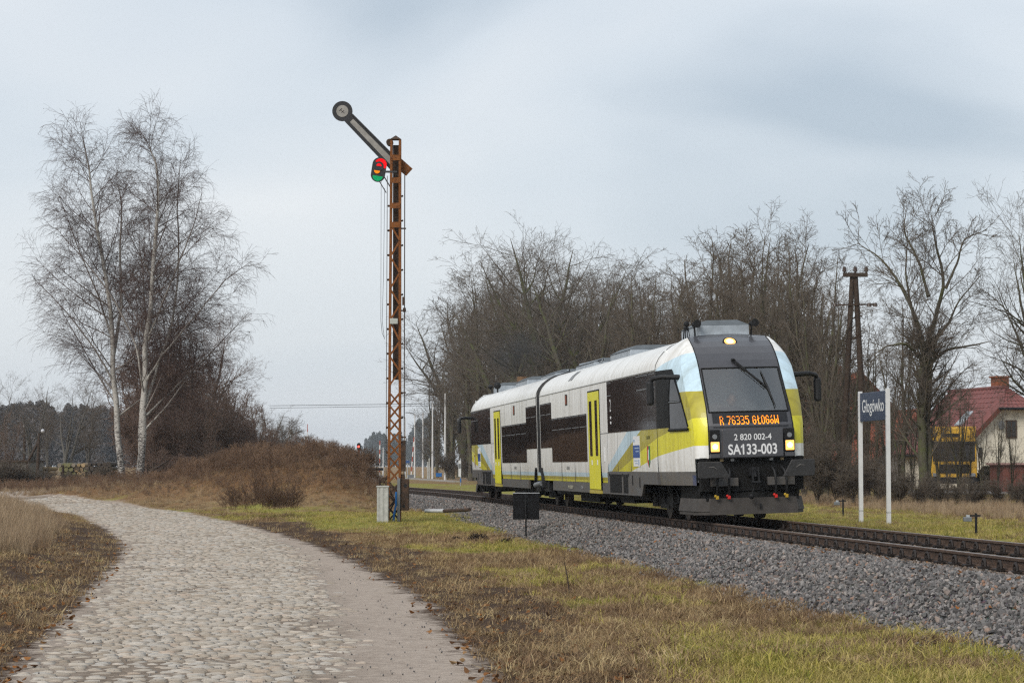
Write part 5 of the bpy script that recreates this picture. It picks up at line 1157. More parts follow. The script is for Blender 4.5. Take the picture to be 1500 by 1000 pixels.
def half(cx, cz, r, a0, a1): return [rt(cx + r*math.cos(a), cz + r*math.sin(a)) for a in np.linspace(a0, a1, 16)]
glass_piece(half(.03, .15, .175, -.6, 2.7), G['r'], 'red_glass'); mbd = MB(); plate(mbd, half(-.005, .10, .135, 0, 6.28), -.037, -.033); sp(mbd, 'inner_disc', M['arm_black'], spc)
glass_piece(half(-.01, .10, .075, 0, math.pi), G['r'], 'red_glass', -.046); glass_piece(half(-.04, -.035, .085, -math.pi, 0), G['a'], 'amber_glass', -.046); glass_piece(half(0, -.185, .145, -math.pi, 0), G['g'], 'green_glass')
# rods, wires, steps, boxes
for (x0, y0, x1, y1, r_, dy, nm) in [(593, 250, 592, 700, .016, -.02, 'pull_rod'), (567.5, 258, 565.5, 720, .010, -.05, 'pull_rod'), (558.5, 262, 558, 470, .006, -.05, 'wire')]:
    mb = MB(); mb.cyl(S(x0, y0, dy), S(x1, y1, dy), r_, n=6); sp(mb, nm, M['rust_dark'])
mb = MB(); mb.tube([S(563.5,276,-.05), S(563,320,-.05), S(562,400,-.05), S(560,470,-.05), S(563,495,-.05), S(570,488,-.08)], .006, 5); mb.tube([S(558,470,-.05), S(560,488,-.05), S(564,497,-.05)], .006, 5); sp(mb, 'wire', M['steel_dark'])
for i, py in enumerate(range(290, 700, 36)):
    mb = MB(); e0 = S(mx(py,1)+.4, py, -.05); e1 = S(mx(py,1)+3.6, py-2.5, -.05); mb.cyl(e0, e1, .014, n=6); mb.sphere(e1, .03, 6, 5); sp(mb, 'step_iron', M['rust_dark'])
    if i % 1 == 0: mb = MB(); e0 = S(mx(py+12,-1)-.4, py+12, -.05); e1 = S(mx(py+12,-1)-3.2, py+12, -.05); mb.cyl(e0, e1, .016, n=6); mb.sphere(e1, .035, 6, 5); sp(mb, 'rod_guide', M['rust_dark'])
for py in (335, 455, 575, 640): mb = MB(); mb.bar(S(586, py, -.05), S(595, py, -.05), .03, .04); sp(mb, 'rod_bracket', M['rust_dark'])
mb = MB(); mb.box(S(590.6,0).x, S(594.4,0).x, YS-.1, YS+.02, S(0,447).z, S(0,435).z); mb.cyl(S(592.4,457,-.03), S(592.4,451,-.03), .045, n=10); sp(mb, 'rod_adjuster', M['rust_dark'])
mb = MB(); mb.box(S(573,0).x, S(584.5,0).x, YS-dep-.10, YS-dep-.03, S(0,475).z, S(0,467).z); sp(mb, 'junction_box', simple('pale_grey_box', (.42,.44,.40), .7, 0, .2), bevel=.01)
mb = MB(); mb.box(S(590,0).x, S(596,0).x, YS-.12, YS+.05, S(0,690).z, S(0,650).z); mb.box(S(588,0).x, S(595,0).x, YS-.1, YS+.03, S(0,720).z, S(0,694).z); mb.cyl(S(592,650,-.04), S(592,645,-.04), .05, n=8); sp(mb, 'drive_gear', M['rust_dark'])
mb = MB(); mb.box(S(588.5,0).x, S(601,0).x, YS-.16, YS+.14, S(0,747).z, S(0,701).z); bx = sp(mb, 'counterweight_box', M['rust_dark'], bevel=.015); mb = MB(); mb.cyl(S(594,711,-.165), S(594,711,-.155), .05, n=10); mb.cyl(S(592,741,-.165), S(592,741,-.155), .04, n=10); sp(mb, 'bolt', M['steel_dark'], bx)
mb = MB(); mb.box(S(584.4,0).x, S(588.6,0).x, YS-.22, YS-.14, S(0,765).z, S(0,700).z); sp(mb, 'cable_duct', M['steel_grey'])
mb = MB(); mb.tube([S(581,720,-.2), S(580.5,740,-.22), S(578,752,-.24), S(577,764,-.26)], .032, 7); sp(mb, 'blue_cable_tube', simple('blue_plastic_tube', (.015,.14,.42), .5, 0, .2))
mb = MB(); c = S(563, 706, -.05); mb.tube([c + Vector((.13*math.cos(a), 0, .13*math.sin(a))) for a in np.linspace(0, 6.283, 17)], .022, 6)
for a in (0, 1.05, 2.1): mb.bar(c + Vector((.13*math.cos(a),0,.13*math.sin(a))), c - Vector((.13*math.cos(a),0,.13*math.sin(a))), .02)
mb.bar(S(558,705,-.05), S(569,697,-.05), .06, .05); mb.box(S(555,0).x, S(558.5,0).x, YS-.1, YS, S(0,708).z, S(0,702).z); mb.bar(S(569,715,-.05), S(586,745,-.05), .05, .04); mb.bar(S(586,718,.05), S(570,750,.05), .05, .04); sp(mb, 'wire_wheel', M['rust_dark'])
mb = MB(); mb.box(S(566,0).x, S(592,0).x, YS-.3, YS+.3, S(0,775).z-.1, S(0,764).z); sp(mb, 'base_block', M['concrete'], bevel=.02)
# concrete cabinet in front of the mast
p = S(562.5, 763, -.6); g_ = float(ground(p.x, p.y)); cab = empty('concrete_cabinet', (p.x, p.y, g_)); tag(cab, 'weathered pale concrete post box standing in front of the semaphore foot', 'cabinet'); w, h_ = .165, p.z - g_ + .96
mb = MB(); n_ = 5
ol = []
for i in range(n_): ol += [(-w + 2*w*i/n_ + .006, -w*.8 - (.0 if i % 2 else .012)), (-w + 2*w*(i+1)/n_ - .006, -w*.8 - (.0 if i % 2 else .012))]
mb.prism(ol + [(w, w*.8), (-w, w*.8)], 'z', -.15, h_); mb.build('body', M['concrete'], cab, .008)
MB().box(-w-.015, w+.015, -w*.8-.025, w*.8+.015, h_, h_+.05).build('lid', M['concrete'], cab, .015)

# ------------------------------------------------------------------ small things along the track
def loc_at(px, py, Y): p = at(px, py, Y); return p
# black board seen from behind
p = at(771, 780, 56.6); sgn = empty('track_board', (p.x, p.y, p.z)); sgn.rotation_euler = (0, 0, math.radians(-4)); tag(sgn, 'black square board on a short post in the ballast, seen from behind', 'sign'); k = 56.6/F_PX
MB().box(-19.5*k, 19*k, -.012, .012, 19.5*k, 58*k).build('board', simple('matt_black_board', (.008,.008,.009), .7, 0, .3, 4, spec=.12), sgn, .012)
MB().box(-19.9*k, 19.4*k, -.014, .02, 57.6*k, 58.6*k).build('top_edge', M['galv'], sgn)
MB().cyl((-.5*k, -.03, -.25), (-.5*k, -.03, 50*k), .022, n=8).box(-2*k, 1*k, -.05, -.012, 46*k, 48*k).box(-2*k, 1*k, -.05, -.012, 24*k, 26*k).build('post', M['steel_dark'], sgn)
# white and rusty pipe end
pp = empty('drain_pipe', (0,0,0)); tag(pp, 'white and rust-brown drain pipe lying at the foot of the ballast', 'pipe')
a_, b_, c_ = at(624, 748, 66), at(650.5, 748, 64.5), at(688, 746, 62.8)
MB().cyl(a_, b_, .055, n=12).build('white_section', simple('white_pipe', (.5,.5,.5), .5, 0, .2), pp); MB().cyl(b_, c_, .050, n=12).build('rusty_section', M['rust_dark'], pp)
# name sign
YN = 58.0; pN = at(1302, 767, YN); Ls = 2.55
ns = empty('station_name_sign', (pN.x, pN.y, pN.z)); ns.rotation_euler = (0, 0, math.pi/2 + TH); tag(ns, 'dark blue station name sign on two white posts beyond the track', 'sign'); sc = YN/F_PX
hp = 198*sc
for q, nm in ((0, 0), (Ls, 1)):
    gz = float(ground(*(Vector(ns.location) + Matrix.Rotation(ns.rotation_euler.z, 3, 'Z') @ Vector((q,0,0))).xy)) - pN.z
    po = MB().box(q-.055, q+.055, -.05, .05, min(gz, 0)-.15, hp).build('post', M['white_post'], ns, .01); MB().box(q-.057, q+.057, -.052, .052, .28, .295).build('joint', M['steel_grey'], po)
    for z in (.93, .55, .2): MB().box(q-.02, q+.02, .048, .062, hp-z*.8+.05, hp-z*.8+.075).build('bolt', M['galv'], po)
bd = MB().box(.06, Ls-.06, -.025, .025, hp-.80, hp-.05).build('sign_board', simple('dark_blue_enamel', (.022,.036,.075), .35, 0, .12, 2), ns, .008)
text_obj('sign_lettering', 'Głogówko', .47, M['decal_white'], bd, (Ls/2, .027, hp-.42), (math.pi/2, 0, math.pi), .001, 1.02, bold=.002)
# two small wire-run posts with boxes
for px, py, Y, lab in ((1235, 757, 65.0, 'small dark cross post with a grey box, just right of the railcar nose'), (1430, 788, 46.5, 'small dark cross post with a grey box at the right, behind the rails')):
    p = at(px, py, Y); k = .5/37*1.0; d = empty('wire_guide_post', (p.x, p.y, p.z)); tag(d, lab, 'post', 'wire guide posts beyond the track')
    MB().box(-.022, .022, -.022, .022, -.2, .51).box(-.17, .09, -.02, .02, .44, .475).build('cross_post', M['steel_dark'], d); MB().box(-.255, -.10, -.09, .06, .34, .43).build('box', M['steel_grey'], d, .01)
    MB().box(-.20, -.13, -.03, .03, .43, .475).build('clamp', M['galv'], d)
# ------------------------------------------------------------------ the station in the distance
def lamp_post(px, top_py, base_py, Y, lab, arm=0.0, r=.09):
    p = at(px, base_py, Y); h = at(px, top_py, Y).z - p.z; o = empty('lamp_post', (p.x, p.y, p.z)); tag(o, lab, 'lamp post', 'lamp posts along the far platform')
    MB().cyl((0,0,-.6), (0,0,h), r*1.25, r*.6, 10).build('post', M['white_post'], o)
    if arm: MB().tube([(0,0,h-.1), (arm*.4,0,h+.12), (arm,0,h+.16)], .05, 6).box(min(arm,arm*1.5), max(arm,arm*1.5), -.12, .12, h+.10, h+.20).build('lamp_arm', M['steel_grey'], o)
    return o
lamp_post(652, 576, 698, 222, 'tall pale lamp post standing rightmost in front of the wood', 0, .105)
lamp_post(633.5, 590, 698, 240, 'tall pale lamp post second from the right at the far platform', 0, .10)
lamp_post(619.5, 604, 698, 262, 'tall pale lamp post third from the right at the far platform', 0, .10)
lamp_post(607.5, 606, 698, 272, 'pale lamp post with an arm reaching left', -.75, .10)
lamp_post(593.5, 611, 697, 290, 'thin pale lamp post right behind the semaphore', -.7, .09)
lamp_post(561.2, 655, 700, 300, 'short pale lamp post left of the semaphore mast', 0, .09)
lamp_post(549.5, 668, 700, 330, 'thin grey lamp post with a round lamp left of the red and white barrier', -.3, .06)
# barrier booms standing upright
M['red'] = simple('red_paint', (.36,.07,.045), .5, 0, .15); M['wpaint'] = simple('white_paint', (.70,.68,.66), .5, 0, .12)
def barrier(px0, py0, px1, py1, Y, lab):
    p, q = at(px0, py0, Y), at(px1, py1, Y); o = empty('level_crossing_barrier', (p.x, p.y, p.z)); tag(o, lab, 'barrier'); q = q - p; n = 8
    for i in range(n): MB().bar(q*(i/n), q*((i+1)/n), .17*(1-.04*i), .10).build('boom_section', M['red'] if i % 2 else M['wpaint'], o)
    MB().box(-.3, .3, -.3, .3, -.9, .15).build('drive_housing', M['steel_grey'], o); MB().bar(q, q*1.03, .05).build('tip', M['steel_dark'], o)
barrier(556, 698, 556.5, 645, 215, 'upright red and white barrier boom left of the semaphore'); barrier(602, 697, 606.5, 640, 235, 'red and white barrier boom tilted beside the lamp post with an arm')
# red signal above the mound
Yr = 150; p = at(525.5, 706, Yr); rs = empty('light_signal', (p.x, p.y, p.z)); tag(rs, 'railway light signal with a glowing red lamp above the mound', 'signal'); k = Yr/F_PX
MB().cyl((0,0,-.5), (0,0,48*k), .07, n=10).build('post', M['red'], rs); MB().cyl((0,-.0,36*k),(0,0,41*k),.075,n=10).build('white_band', M['wpaint'], rs)
hd_ = MB().box(-2.6*k, 2.6*k, -.12, .15, 46.5*k, 57.5*k).build('signal_head', M['steel_dark'], rs, .08); MB().cyl((0,-.15,52*k), (0,-.125,52*k), 1.3*k, n=16).build('red_lamp', emit('lit_red_lamp', (1,.03,.02), 8), hd_)
MB().bar((0,-.3,54*k),(0,-.1,54*k), .22, .03).build('hood', M['steel_dark'], hd_)
MB().box(.2, 1.6, -.1, .1, 17*k, 21*k).build('marker_box', M['steel_dark'], rs)
# far mast, signs, platform things
Ym = 420; p = at(450, 690, Ym); fm_ = empty('radio_mast', (p.x, p.y, p.z)); tag(fm_, 'thin far red and white mast above the trees at the left of the line', 'mast'); k = Ym/F_PX
for i in range(6): MB().cyl((0,0,(i*11.5)*k), (0,0,((i+1)*11.5)*k), .16-.015*i, .16-.015*(i+1), 6).build('mast_section', M['red'] if i % 2 else M['wpaint'], fm_)
p = at(674.5, 712, 150); o = empty('notice_board', (p.x, p.y, p.z)); tag(o, 'white notice panel on a post in front of the wood, left of the railcar', 'sign'); k = 150/F_PX
MB().cyl((0,0,-.3),(0,0,41*k),.04,n=8).build('post', M['galv'], o); MB().box(-3*k, .8*k, -.04, -.01, 14*k, 38*k).build('panel', M['white_post'], o); MB().box(-2.6*k, .4*k, -.046, -.04, 26*k, 33*k).build('print', M['steel_grey'], o); MB().box(-.6*k, 1.2*k, -.05, -.01, 6*k, 12*k).build('blue_plate', simple('blue_plate', (.02,.12,.35), .5), o)
p = at(597, 697, 240); o = empty('platform_sign', (p.x, p.y, p.z)); tag(o, 'small blue platform sign right of the semaphore mast', 'sign'); k = 240/F_PX
MB().cyl((0,0,-.3),(0,0,24*k),.05,n=8).build('post', M['galv'], o); MB().box(-3*k, 3*k, -.06, -.02, 19*k, 23*k).build('panel', simple('blue_sign', (.03,.08,.22), .5), o)
p = at(643, 698, 215); o = empty('grit_bin', (p.x, p.y, p.z)); tag(o, 'blue bin at the foot of the lamp posts', 'bin'); k = 215/F_PX
MB().prism([(-4*k,0),(4*k,0),(4.4*k,5.0*k),(-4.4*k,5.0*k)], 'y', -.3, .3).build('body', simple('blue_plastic', (.02,.13,.38), .5), o, .02); MB().box(-4.6*k, 4.6*k, -.33, .33, 5.0*k, 5.6*k).build('lid', simple('blue_plastic_lid', (.03,.17,.45), .5), o)
for px, top_ in ((626.5, 676), (628.8, 671)):
    p = at(px, 698, 212); k = 212/F_PX; o = MB().box(-1.0*k, 1.0*k, -.1, .1, -.2, (698-top_)*k).build('concrete_stub', M['concrete'], None, .02); o.location = p; tag(o, 'shorter pale concrete stub beside the blue bin' if top_ > 673 else 'taller pale concrete stub beside the blue bin', 'post')
# platforms: edges of pale slabs
pl_m = simple('platform_concrete', (.36,.34,.31), .9, 0, .3, 2, .2, world=True)
def platform(name, lab, p0, p1, width, ztop, ground_z):
    a, b = Vector(p0), Vector(p1); d = (b-a).normalized(); nrm = Vector((d.y, -d.x, 0)); o = empty(name); tag(o, lab, 'platform'); n = max(1, int((b-a).length/6))
    for i in range(n):
        s0, s1 = a + (b-a)*(i/n) + d*.02, a + (b-a)*((i+1)/n) - d*.02
        mb = MB(); q = [s0, s1, s1 + nrm*.5, s0 + nrm*.5]; mb.add([(v_.x, v_.y, ztop-.12) for v_ in q] + [(v_.x, v_.y, ztop) for v_ in q], [(0,1,2,3),(4,5,6,7),(0,1,5,4),(1,2,6,5),(2,3,7,6),(3,0,4,7)]); mb.build('edge_slab', pl_m, o)
    a2, b2 = a + nrm*.08, b + nrm*.08; q = [a2, b2, b2 + nrm*width, a2 + nrm*width]; mb = MB(); mb.add([(v_.x, v_.y, ground_z) for v_ in q] + [(v_.x, v_.y, ztop-.125) for v_ in q], [(0,1,2,3),(4,5,6,7),(0,1,5,4),(1,2,6,5),(2,3,7,6),(3,0,4,7)]); mb.build('platform_body', simple('dark_platform_wall', (.10,.095,.09), .9, 0, .4, 2), o)
pa, pb = at(560, 702, 128), at(536, 700.5, 190)
platform('platform', 'low dark-walled platform edge left of the semaphore foot', (pb.x, pb.y, 0), (pa.x, pa.y, 0), 4, at(560, 702, 128).z, -.6)
pa, pb = at(664, 703.5, 185), at(575, 701.5, 260)
platform('platform', 'low pale platform edge behind the grass between semaphore and railcar', (pa.x, pa.y, 0), (pb.x, pb.y, 0), 6, at(650, 703, 195).z, -.6)
# wires across the line
wr = MB(); a_, b_ = at(395, 594, 240), at(720, 590, 215); wr.tube([lerp(a_, b_, k/10) for k in range(11)], .022, 4); a_, b_ = at(395, 597.5, 240), at(720, 593, 215); wr.tube([lerp(a_, b_, k/10) for k in range(11)], .018, 4)
# (they end in the crowns of the trees on either side)
tag(wr.build('overhead_wires', M['steel_dark']), 'pair of thin wires crossing the sky behind the semaphore', 'wire')
# twin wooden pole with insulators
Yp = 92; p = at(1251, 735, Yp); k = Yp/F_PX; up2 = empty('utility_pole', (p.x, p.y, float(ground(p.x, p.y)))); tag(up2, 'A-shaped twin wooden utility pole with two cross arms among the trees', 'utility pole'); zb = p.z - up2.location.z
def zz(py): return at(1251, py, Yp).z - up2.location.z
for sg in (1, -1): MB().cyl((sg*.55, 0, -.3), (sg*.06+.07, 0, zz(402)), .15, .10, 10).build('pole', M['wood_dark'], up2)
MB().bar((-14*k, -.12, zz(403)), (22*k, -.12, zz(403)), .12, .16).build('cross_arm', M['wood_dark'], up2); MB().bar((-28*k, -.12, zz(447)), (36*k, -.12, zz(446)), .05, .06).build('cross_arm', M['rust_dark'], up2)
for x in (-12, 4, 20): MB().cyl((x*k, -.12, zz(402)), (x*k, -.12, zz(391)), .035, .06, 8).cyl((x*k,-.12,zz(398)),(x*k,-.12,zz(392)),.09,.07,10).build('insulator', simple('brown_porcelain', (.05,.03,.022), .3), up2)
for x in (-26, 24, 33): MB().cyl((x*k, -.12, zz(449)), (x*k, -.12, zz(444)), .10, .06, 8).build('insulator', simple('brown_porcelain2', (.05,.03,.022), .3), up2)
for q in (470, 500, 530, 560): MB().bar((-.3,0,zz(q)), (.4,0,zz(q-8)), .06).build('brace', M['wood_dark'], up2)
# ------------------------------------------------------------------ houses, lorry, yard
def wallm(name, c): return simple(name, c, .9, 0, .14, 1.5, .15)
M['tile_red'] = simple('dark_red_roof_tile', (.20,.070,.062), .65, 0, .3, 3); M['tile_orange'] = simple('orange_roof_tile', (.30,.085,.045), .7, 0, .35, 3)
M['win_dark'] = simple('dark_window_pane', (.03,.03,.032), .12); M['win_frame'] = simple('brown_window_frame', (.08,.05,.035), .6); M['brick'] = simple('orange_chimney_brick', (.30,.10,.05), .85, 0, .4, 8)
def roof_slope(parent, a, b, c, d, tile, rows, name='roof_slope', cols=16):
    """a-b eave, d-c ridge; each course of tiles laid over the one below"""
    a, b, c, d = map(Vector, (a, b, c, d)); nrm = (b-a).cross(d-a).normalized()
    if nrm.z < 0: nrm = -nrm
    base = MB(); base.add([a, b, c, d] + [v - nrm*.12 for v in (a, b, c, d)], [(0,1,2,3),(7,6,5,4),(0,4,5,1),(1,5,6,2),(2,6,7,3),(3,7,4,0)]); ro = base.build(name, tile, parent)
    for i in range(rows):
        t0, t1 = i/rows, (i+1)/rows + .012; p0, p1, q1, q0 = lerp(a, d, t0), lerp(b, c, t0), lerp(b, c, min(1, t1)), lerp(a, d, min(1, t1)); mb = MB(); p0, p1, q0, q1 = map(Vector, (p0, p1, q0, q1))
        for j in range(cols):          # a rolled profile across the course
            s0, s1, sm = j/cols, (j+1)/cols, (j+.5)/cols
            for (u0, u1, h0, h1) in ((s0, sm, .035, .085), (sm, s1, .085, .035)):
                e0, e1, f0, f1 = p0.lerp(p1, u0), p0.lerp(p1, u1), q0.lerp(q1, u0), q0.lerp(q1, u1)
                mb.add([e0+nrm*h0, e1+nrm*h1, f1+nrm*(h1-.03), f0+nrm*(h0-.03), e0, e1], [(0,1,2,3),(4,5,1,0)])
        mb.build('tile_course', tile, ro, fix=False)
    return ro
def house(name, lab, px, Y, rz, W, D, he, hr, wall_m, tile, win=True, hip=.35, px_origin=None):
    p = at(px, 684, Y); gz = -.5; o = empty(name, (p.x, p.y, gz), rz); tag(o, lab, 'house')
    mb = MB(); hw = W/2; kx = hw*(1-hip); zk = he + (hr-he)*(1-hip)     # half-hipped gable towards -y
    mb.prism([(-hw,-.3),(hw,-.3),(hw,he),(kx*0+hw*hip,zk),(-hw*hip,zk),(-hw,he)], 'y', 0, D); mb.build('wall', wall_m, o)
    ov = .45; sl = (hr-he)/hw
    e = lambda x, y: (x, y, he - sl*(abs(x)-hw))
    for sg in (-1, 1):
        rs_ = roof_slope(o, (sg*(hw+ov), -ov, he - sl*ov + .05), (sg*(hw+ov), D+ov, he - sl*ov + .05), (0, D+ov, hr+.05), (0, -ov, hr+.05) if hip == 0 else (sg*0.0, 1.2, hr+.05), tile, 13)
        if hip: # the verge runs up to the half hip
            roof_slope(o, (sg*(hw+ov), -ov, he-sl*ov+.055), (sg*(hw+ov)*.999, -ov+.02, he-sl*ov+.055), (0, 1.2, hr+.055), (sg*hw*hip, -ov, zk+.055), tile, 13, cols=3)
        vb = MB(); vb.bar((sg*(hw+ov), -ov-.02, he-sl*ov-.05), (sg*hw*hip, -ov-.02, zk-.05), .05, .24); vb.build('verge_board', simple('red_brown_verge', (.12,.035,.022), .7), o)
        gt_ = MB(); gt_.cyl((sg*(hw+ov+.06), -ov, he-sl*ov-.02), (sg*(hw+ov+.06), D+ov, he-sl*ov-.02), .07, n=8); gt_.build('gutter', M['steel_dark'], o)
    if hip: roof_slope(o, (hw*hip+.1, -ov-.1, zk), (-hw*hip-.1, -ov-.1, zk), (0, 1.25, hr+.06), (0, 1.2, hr+.06), tile, 6, cols=8); gt_ = MB(); gt_.cyl((hw*hip+.1, -ov-.16, zk-.02), (-hw*hip-.1, -ov-.16, zk-.02), .07, n=8); gt_.build('gutter', M['steel_dark'], o)
    rd = MB(); rd.cyl((0, 1.1 if hip else -ov, hr+.08), (0, D+ov, hr+.08), .12, n=8); rd.build('ridge', tile, o)
    return o
def window_on(o, x, z, w, h, y=0, name='window'):
    f = MB().box(x-w/2-.08, x+w/2+.08, y-.06, y+.02, z-h/2-.08, z+h/2+.08).build(name, M['win_frame'], o); MB().box(x-w/2, x-.03, y-.075, y-.058, z-h/2, z+h/2).build('pane', M['win_dark'], f); MB().box(x+.03, x+w/2, y-.075, y-.058, z-h/2, z+h/2).build('pane', M['win_dark'], f)
h1 = house('house', 'cream gabled house with dark red tiled roof and brick chimney at the right edge', 1489, 128, math.radians(12), 6.6, 9.0, 2.75, 6.05, wallm('cream_render', (.70,.64,.52)), M['tile_red'])
window_on(h1, -.30, 3.75, .50, .85); window_on(h1, 1.9, 1.5, 1.2, 1.3)
MB().sphere((-.95, -.2, 3.95), .26, 14, 9, 0, (.75,.25,1)).build('satellite_dish', M['steel_grey'], h1)
MB().box(.25, 1.05, 3.2, 3.9, 5.2, 6.75).build('chimney', M['brick'], h1); MB().box(.18, 1.12, 3.13, 3.97, 6.75, 6.85).build('chimney_cap', M['brick'], h1)
a_ = Vector((-2.55, 3.2, 0)); sl1 = (6.05-2.75)/3.3
def on_roof(x, y, out): n_ = Vector((-sl1, 0, 1)).normalized(); return Vector((x, y, 6.10 - sl1*abs(x))) + n_*out
sk_ = MB(); c4 = [on_roof(-2.15, 2.6, .10), on_roof(-2.15, 3.5, .10), on_roof(-1.35, 3.5, .10), on_roof(-1.35, 2.6, .10)]; sk_.add(c4 + [on_roof(-2.15, 2.6, .0), on_roof(-2.15, 3.5, .0), on_roof(-1.35, 3.5, .0), on_roof(-1.35, 2.6, .0)], [(0,1,2,3),(0,4,5,1),(1,5,6,2),(2,6,7,3),(3,7,4,0)]); sk_.build('roof_window', simple('roof_glass', (.55,.60,.64), .1, .3), h1)
h2 = house('house', 'house with an orange-red tiled roof behind the station name sign', 1348, 140, math.radians(14), 7.0, 8.0, 1.9, 5.0, wallm('grey_render', (.36,.34,.33)), M['tile_orange'], hip=0.0)
MB().box(-2.2, -1.5, 5.0, 5.7, 3.6, 6.2).build('chimney', M['brick'], h2); window_on(h2, .2, 3.1, .9, 1.0)
h3 = house('house', 'tall gabled house with an orange roof behind the utility pole', 1262, 158, math.radians(8), 7.5, 9, 4.2, 8.0, wallm('brown_render', (.22,.17,.15)), M['tile_orange'], hip=0.0); MB().box(-.9, -.2, 4, 4.7, 6.8, 8.8).build('chimney', M['brick'], h3); window_on(h3, -1.0, 4.9, .9, 1.1); window_on(h3, 1.3, 4.9, .9, 1.1)
# yellow lorry seen from the front
Yl = 116; p = at(1398, 740, Yl); k = Yl/F_PX; lo = empty('lorry', (p.x, p.y, float(ground(p.x, p.y)))); lo.rotation_euler = (0, 0, math.radians(-9)); tag(lo, 'yellow lorry with a dark windscreen parked in front of the cream house', 'lorry')
M['lorry_y'] = simple('yellow_lorry_paint', (.52,.30,.03), .45, 0, .2, 3); hw = 1.15
MB().prism([(-hw,.55),(hw,.55),(hw,1.7),(hw-.03,2.5),(hw-.18,3.05),(hw-.5,3.25),(-hw+.5,3.25),(-hw+.18,3.05),(-hw+.03,2.5),(-hw,1.7)], 'y', 0, 2.0).build('cab', M['lorry_y'], lo, .05)
MB().box(-hw+.1, hw-.1, -.03, .01, 1.55, 2.40).build('windscreen', M['win_dark'], lo, .04); MB().box(-hw+.05, hw-.05, -.10, .0, 2.40, 2.55).build('sun_visor', M['steel_dark'], lo, .02)
MB().box(-.75, .75, -.04, .0, .95, 1.40).build('grille', M['steel_dark'], lo); MB().box(-hw, hw, -.12, .1, .42, .75).build('bumper', M['steel_dark'], lo, .03)
for sg in (1, -1):
    MB().box(sg*.9-.16, sg*.9+.16, -.13, -.02, .78, .95).build('headlight', M['lens'], lo, .02); MB().cyl((sg*.95-.14, .9, .45), (sg*.95+.14, .9, .45), .48, n=18).build('wheel', M['rubber'], lo); MB().box(sg*1.32-.09, sg*1.32+.09, -.1, .05, 1.7, 2.25).bar((sg*1.3,0,2.2),(sg*1.1,.1,2.35),.04).build('mirror', M['steel_dark'], lo)
MB().box(-1.2, 1.2, 2.15, 7.5, .9, 3.35).build('load_box', M['lorry_y'], lo, .03); MB().box(-.55, .25, -.02, .1, 2.78, 2.95).build('roof_sign', M['steel_dark'], lo)
# hedge bush, garage, fence near the houses
p = at(1487, 735, 112); ga = empty('garage', (p.x, p.y, float(ground(p.x, p.y)))); tag(ga, 'low red-brown shed with a flat pink-edged roof at the right edge', 'shed')
MB().box(-.6, 3.5, 0, 3, 0, 1.35).build('wall', simple('red_brown_boards', (.13,.045,.033), .8, 0, .3, 2), ga); MB().box(-.75, 3.7, -.2, 3.2, 1.35, 1.45).build('roof', simple('pinkish_roof_sheet', (.34,.20,.18), .7), ga)
for i in range(12): MB().box(-.6+.34*i, -.6+.34*i+.30, -.03, .0, .02, 1.33).build('board', simple('red_brown_board', (.14,.05,.036), .8, 0, .3, 4) if i == 0 else bpy.data.materials['red_brown_board'], ga)
def leaf_blob(seed, n, size, rx, ry, rz):
    r = np.random.default_rng(seed); d = norm(r.normal(0, 1, (n, 3))); q = d*(r.random(n)**.4)[:, None]*np.array([rx, ry, rz]); q[:, 2] = np.abs(q[:, 2]); A = norm(r.normal(0,1,(n,3)))*size; B = norm(r.normal(0,1,(n,3)))*size
    return np_mesh('foliage', np.stack([q-A, q+B, q+A], 1).reshape(-1, 3), np.arange(3*n).reshape(-1, 3), False)
t = NT('dark_evergreen_leaf'); t.col(t.ramp(t.noise(3, 3, .6, t.coord()), [(.3, (.012,.014,.008)), (.7, (.045,.045,.022))])); t.p(rough=.7); M['ever'] = t.m
p = at(1452, 738, 118); bsh = empty('evergreen_bush', (p.x, p.y, float(ground(p.x, p.y)))); tag(bsh, 'dark rounded evergreen bush between the lorry and the cream house', 'bush'); link_mesh('foliage', leaf_blob(3, 5000, .09, 1.0, 1.0, 1.35), bsh, [M['ever']]); MB().cyl((0,0,-.2),(0,0,1.2),.09,.05,8).build('stem', M['wood_dark'], bsh)
# paved yard in front of the houses
yd = MB(); q = [at(1330, 735, 104), at(1560, 735, 104), at(1560, 735, 126), at(1330, 735, 126)]; yd.add([(v_.x, v_.y, float(ground(v_.x, v_.y))+.03) for v_ in q], [(0,1,2,3)]); tag(yd.build('paved_yard', simple('pale_concrete_paving', (.34,.33,.33), .9, 0, .2, 1, world=True)), kind='structure')
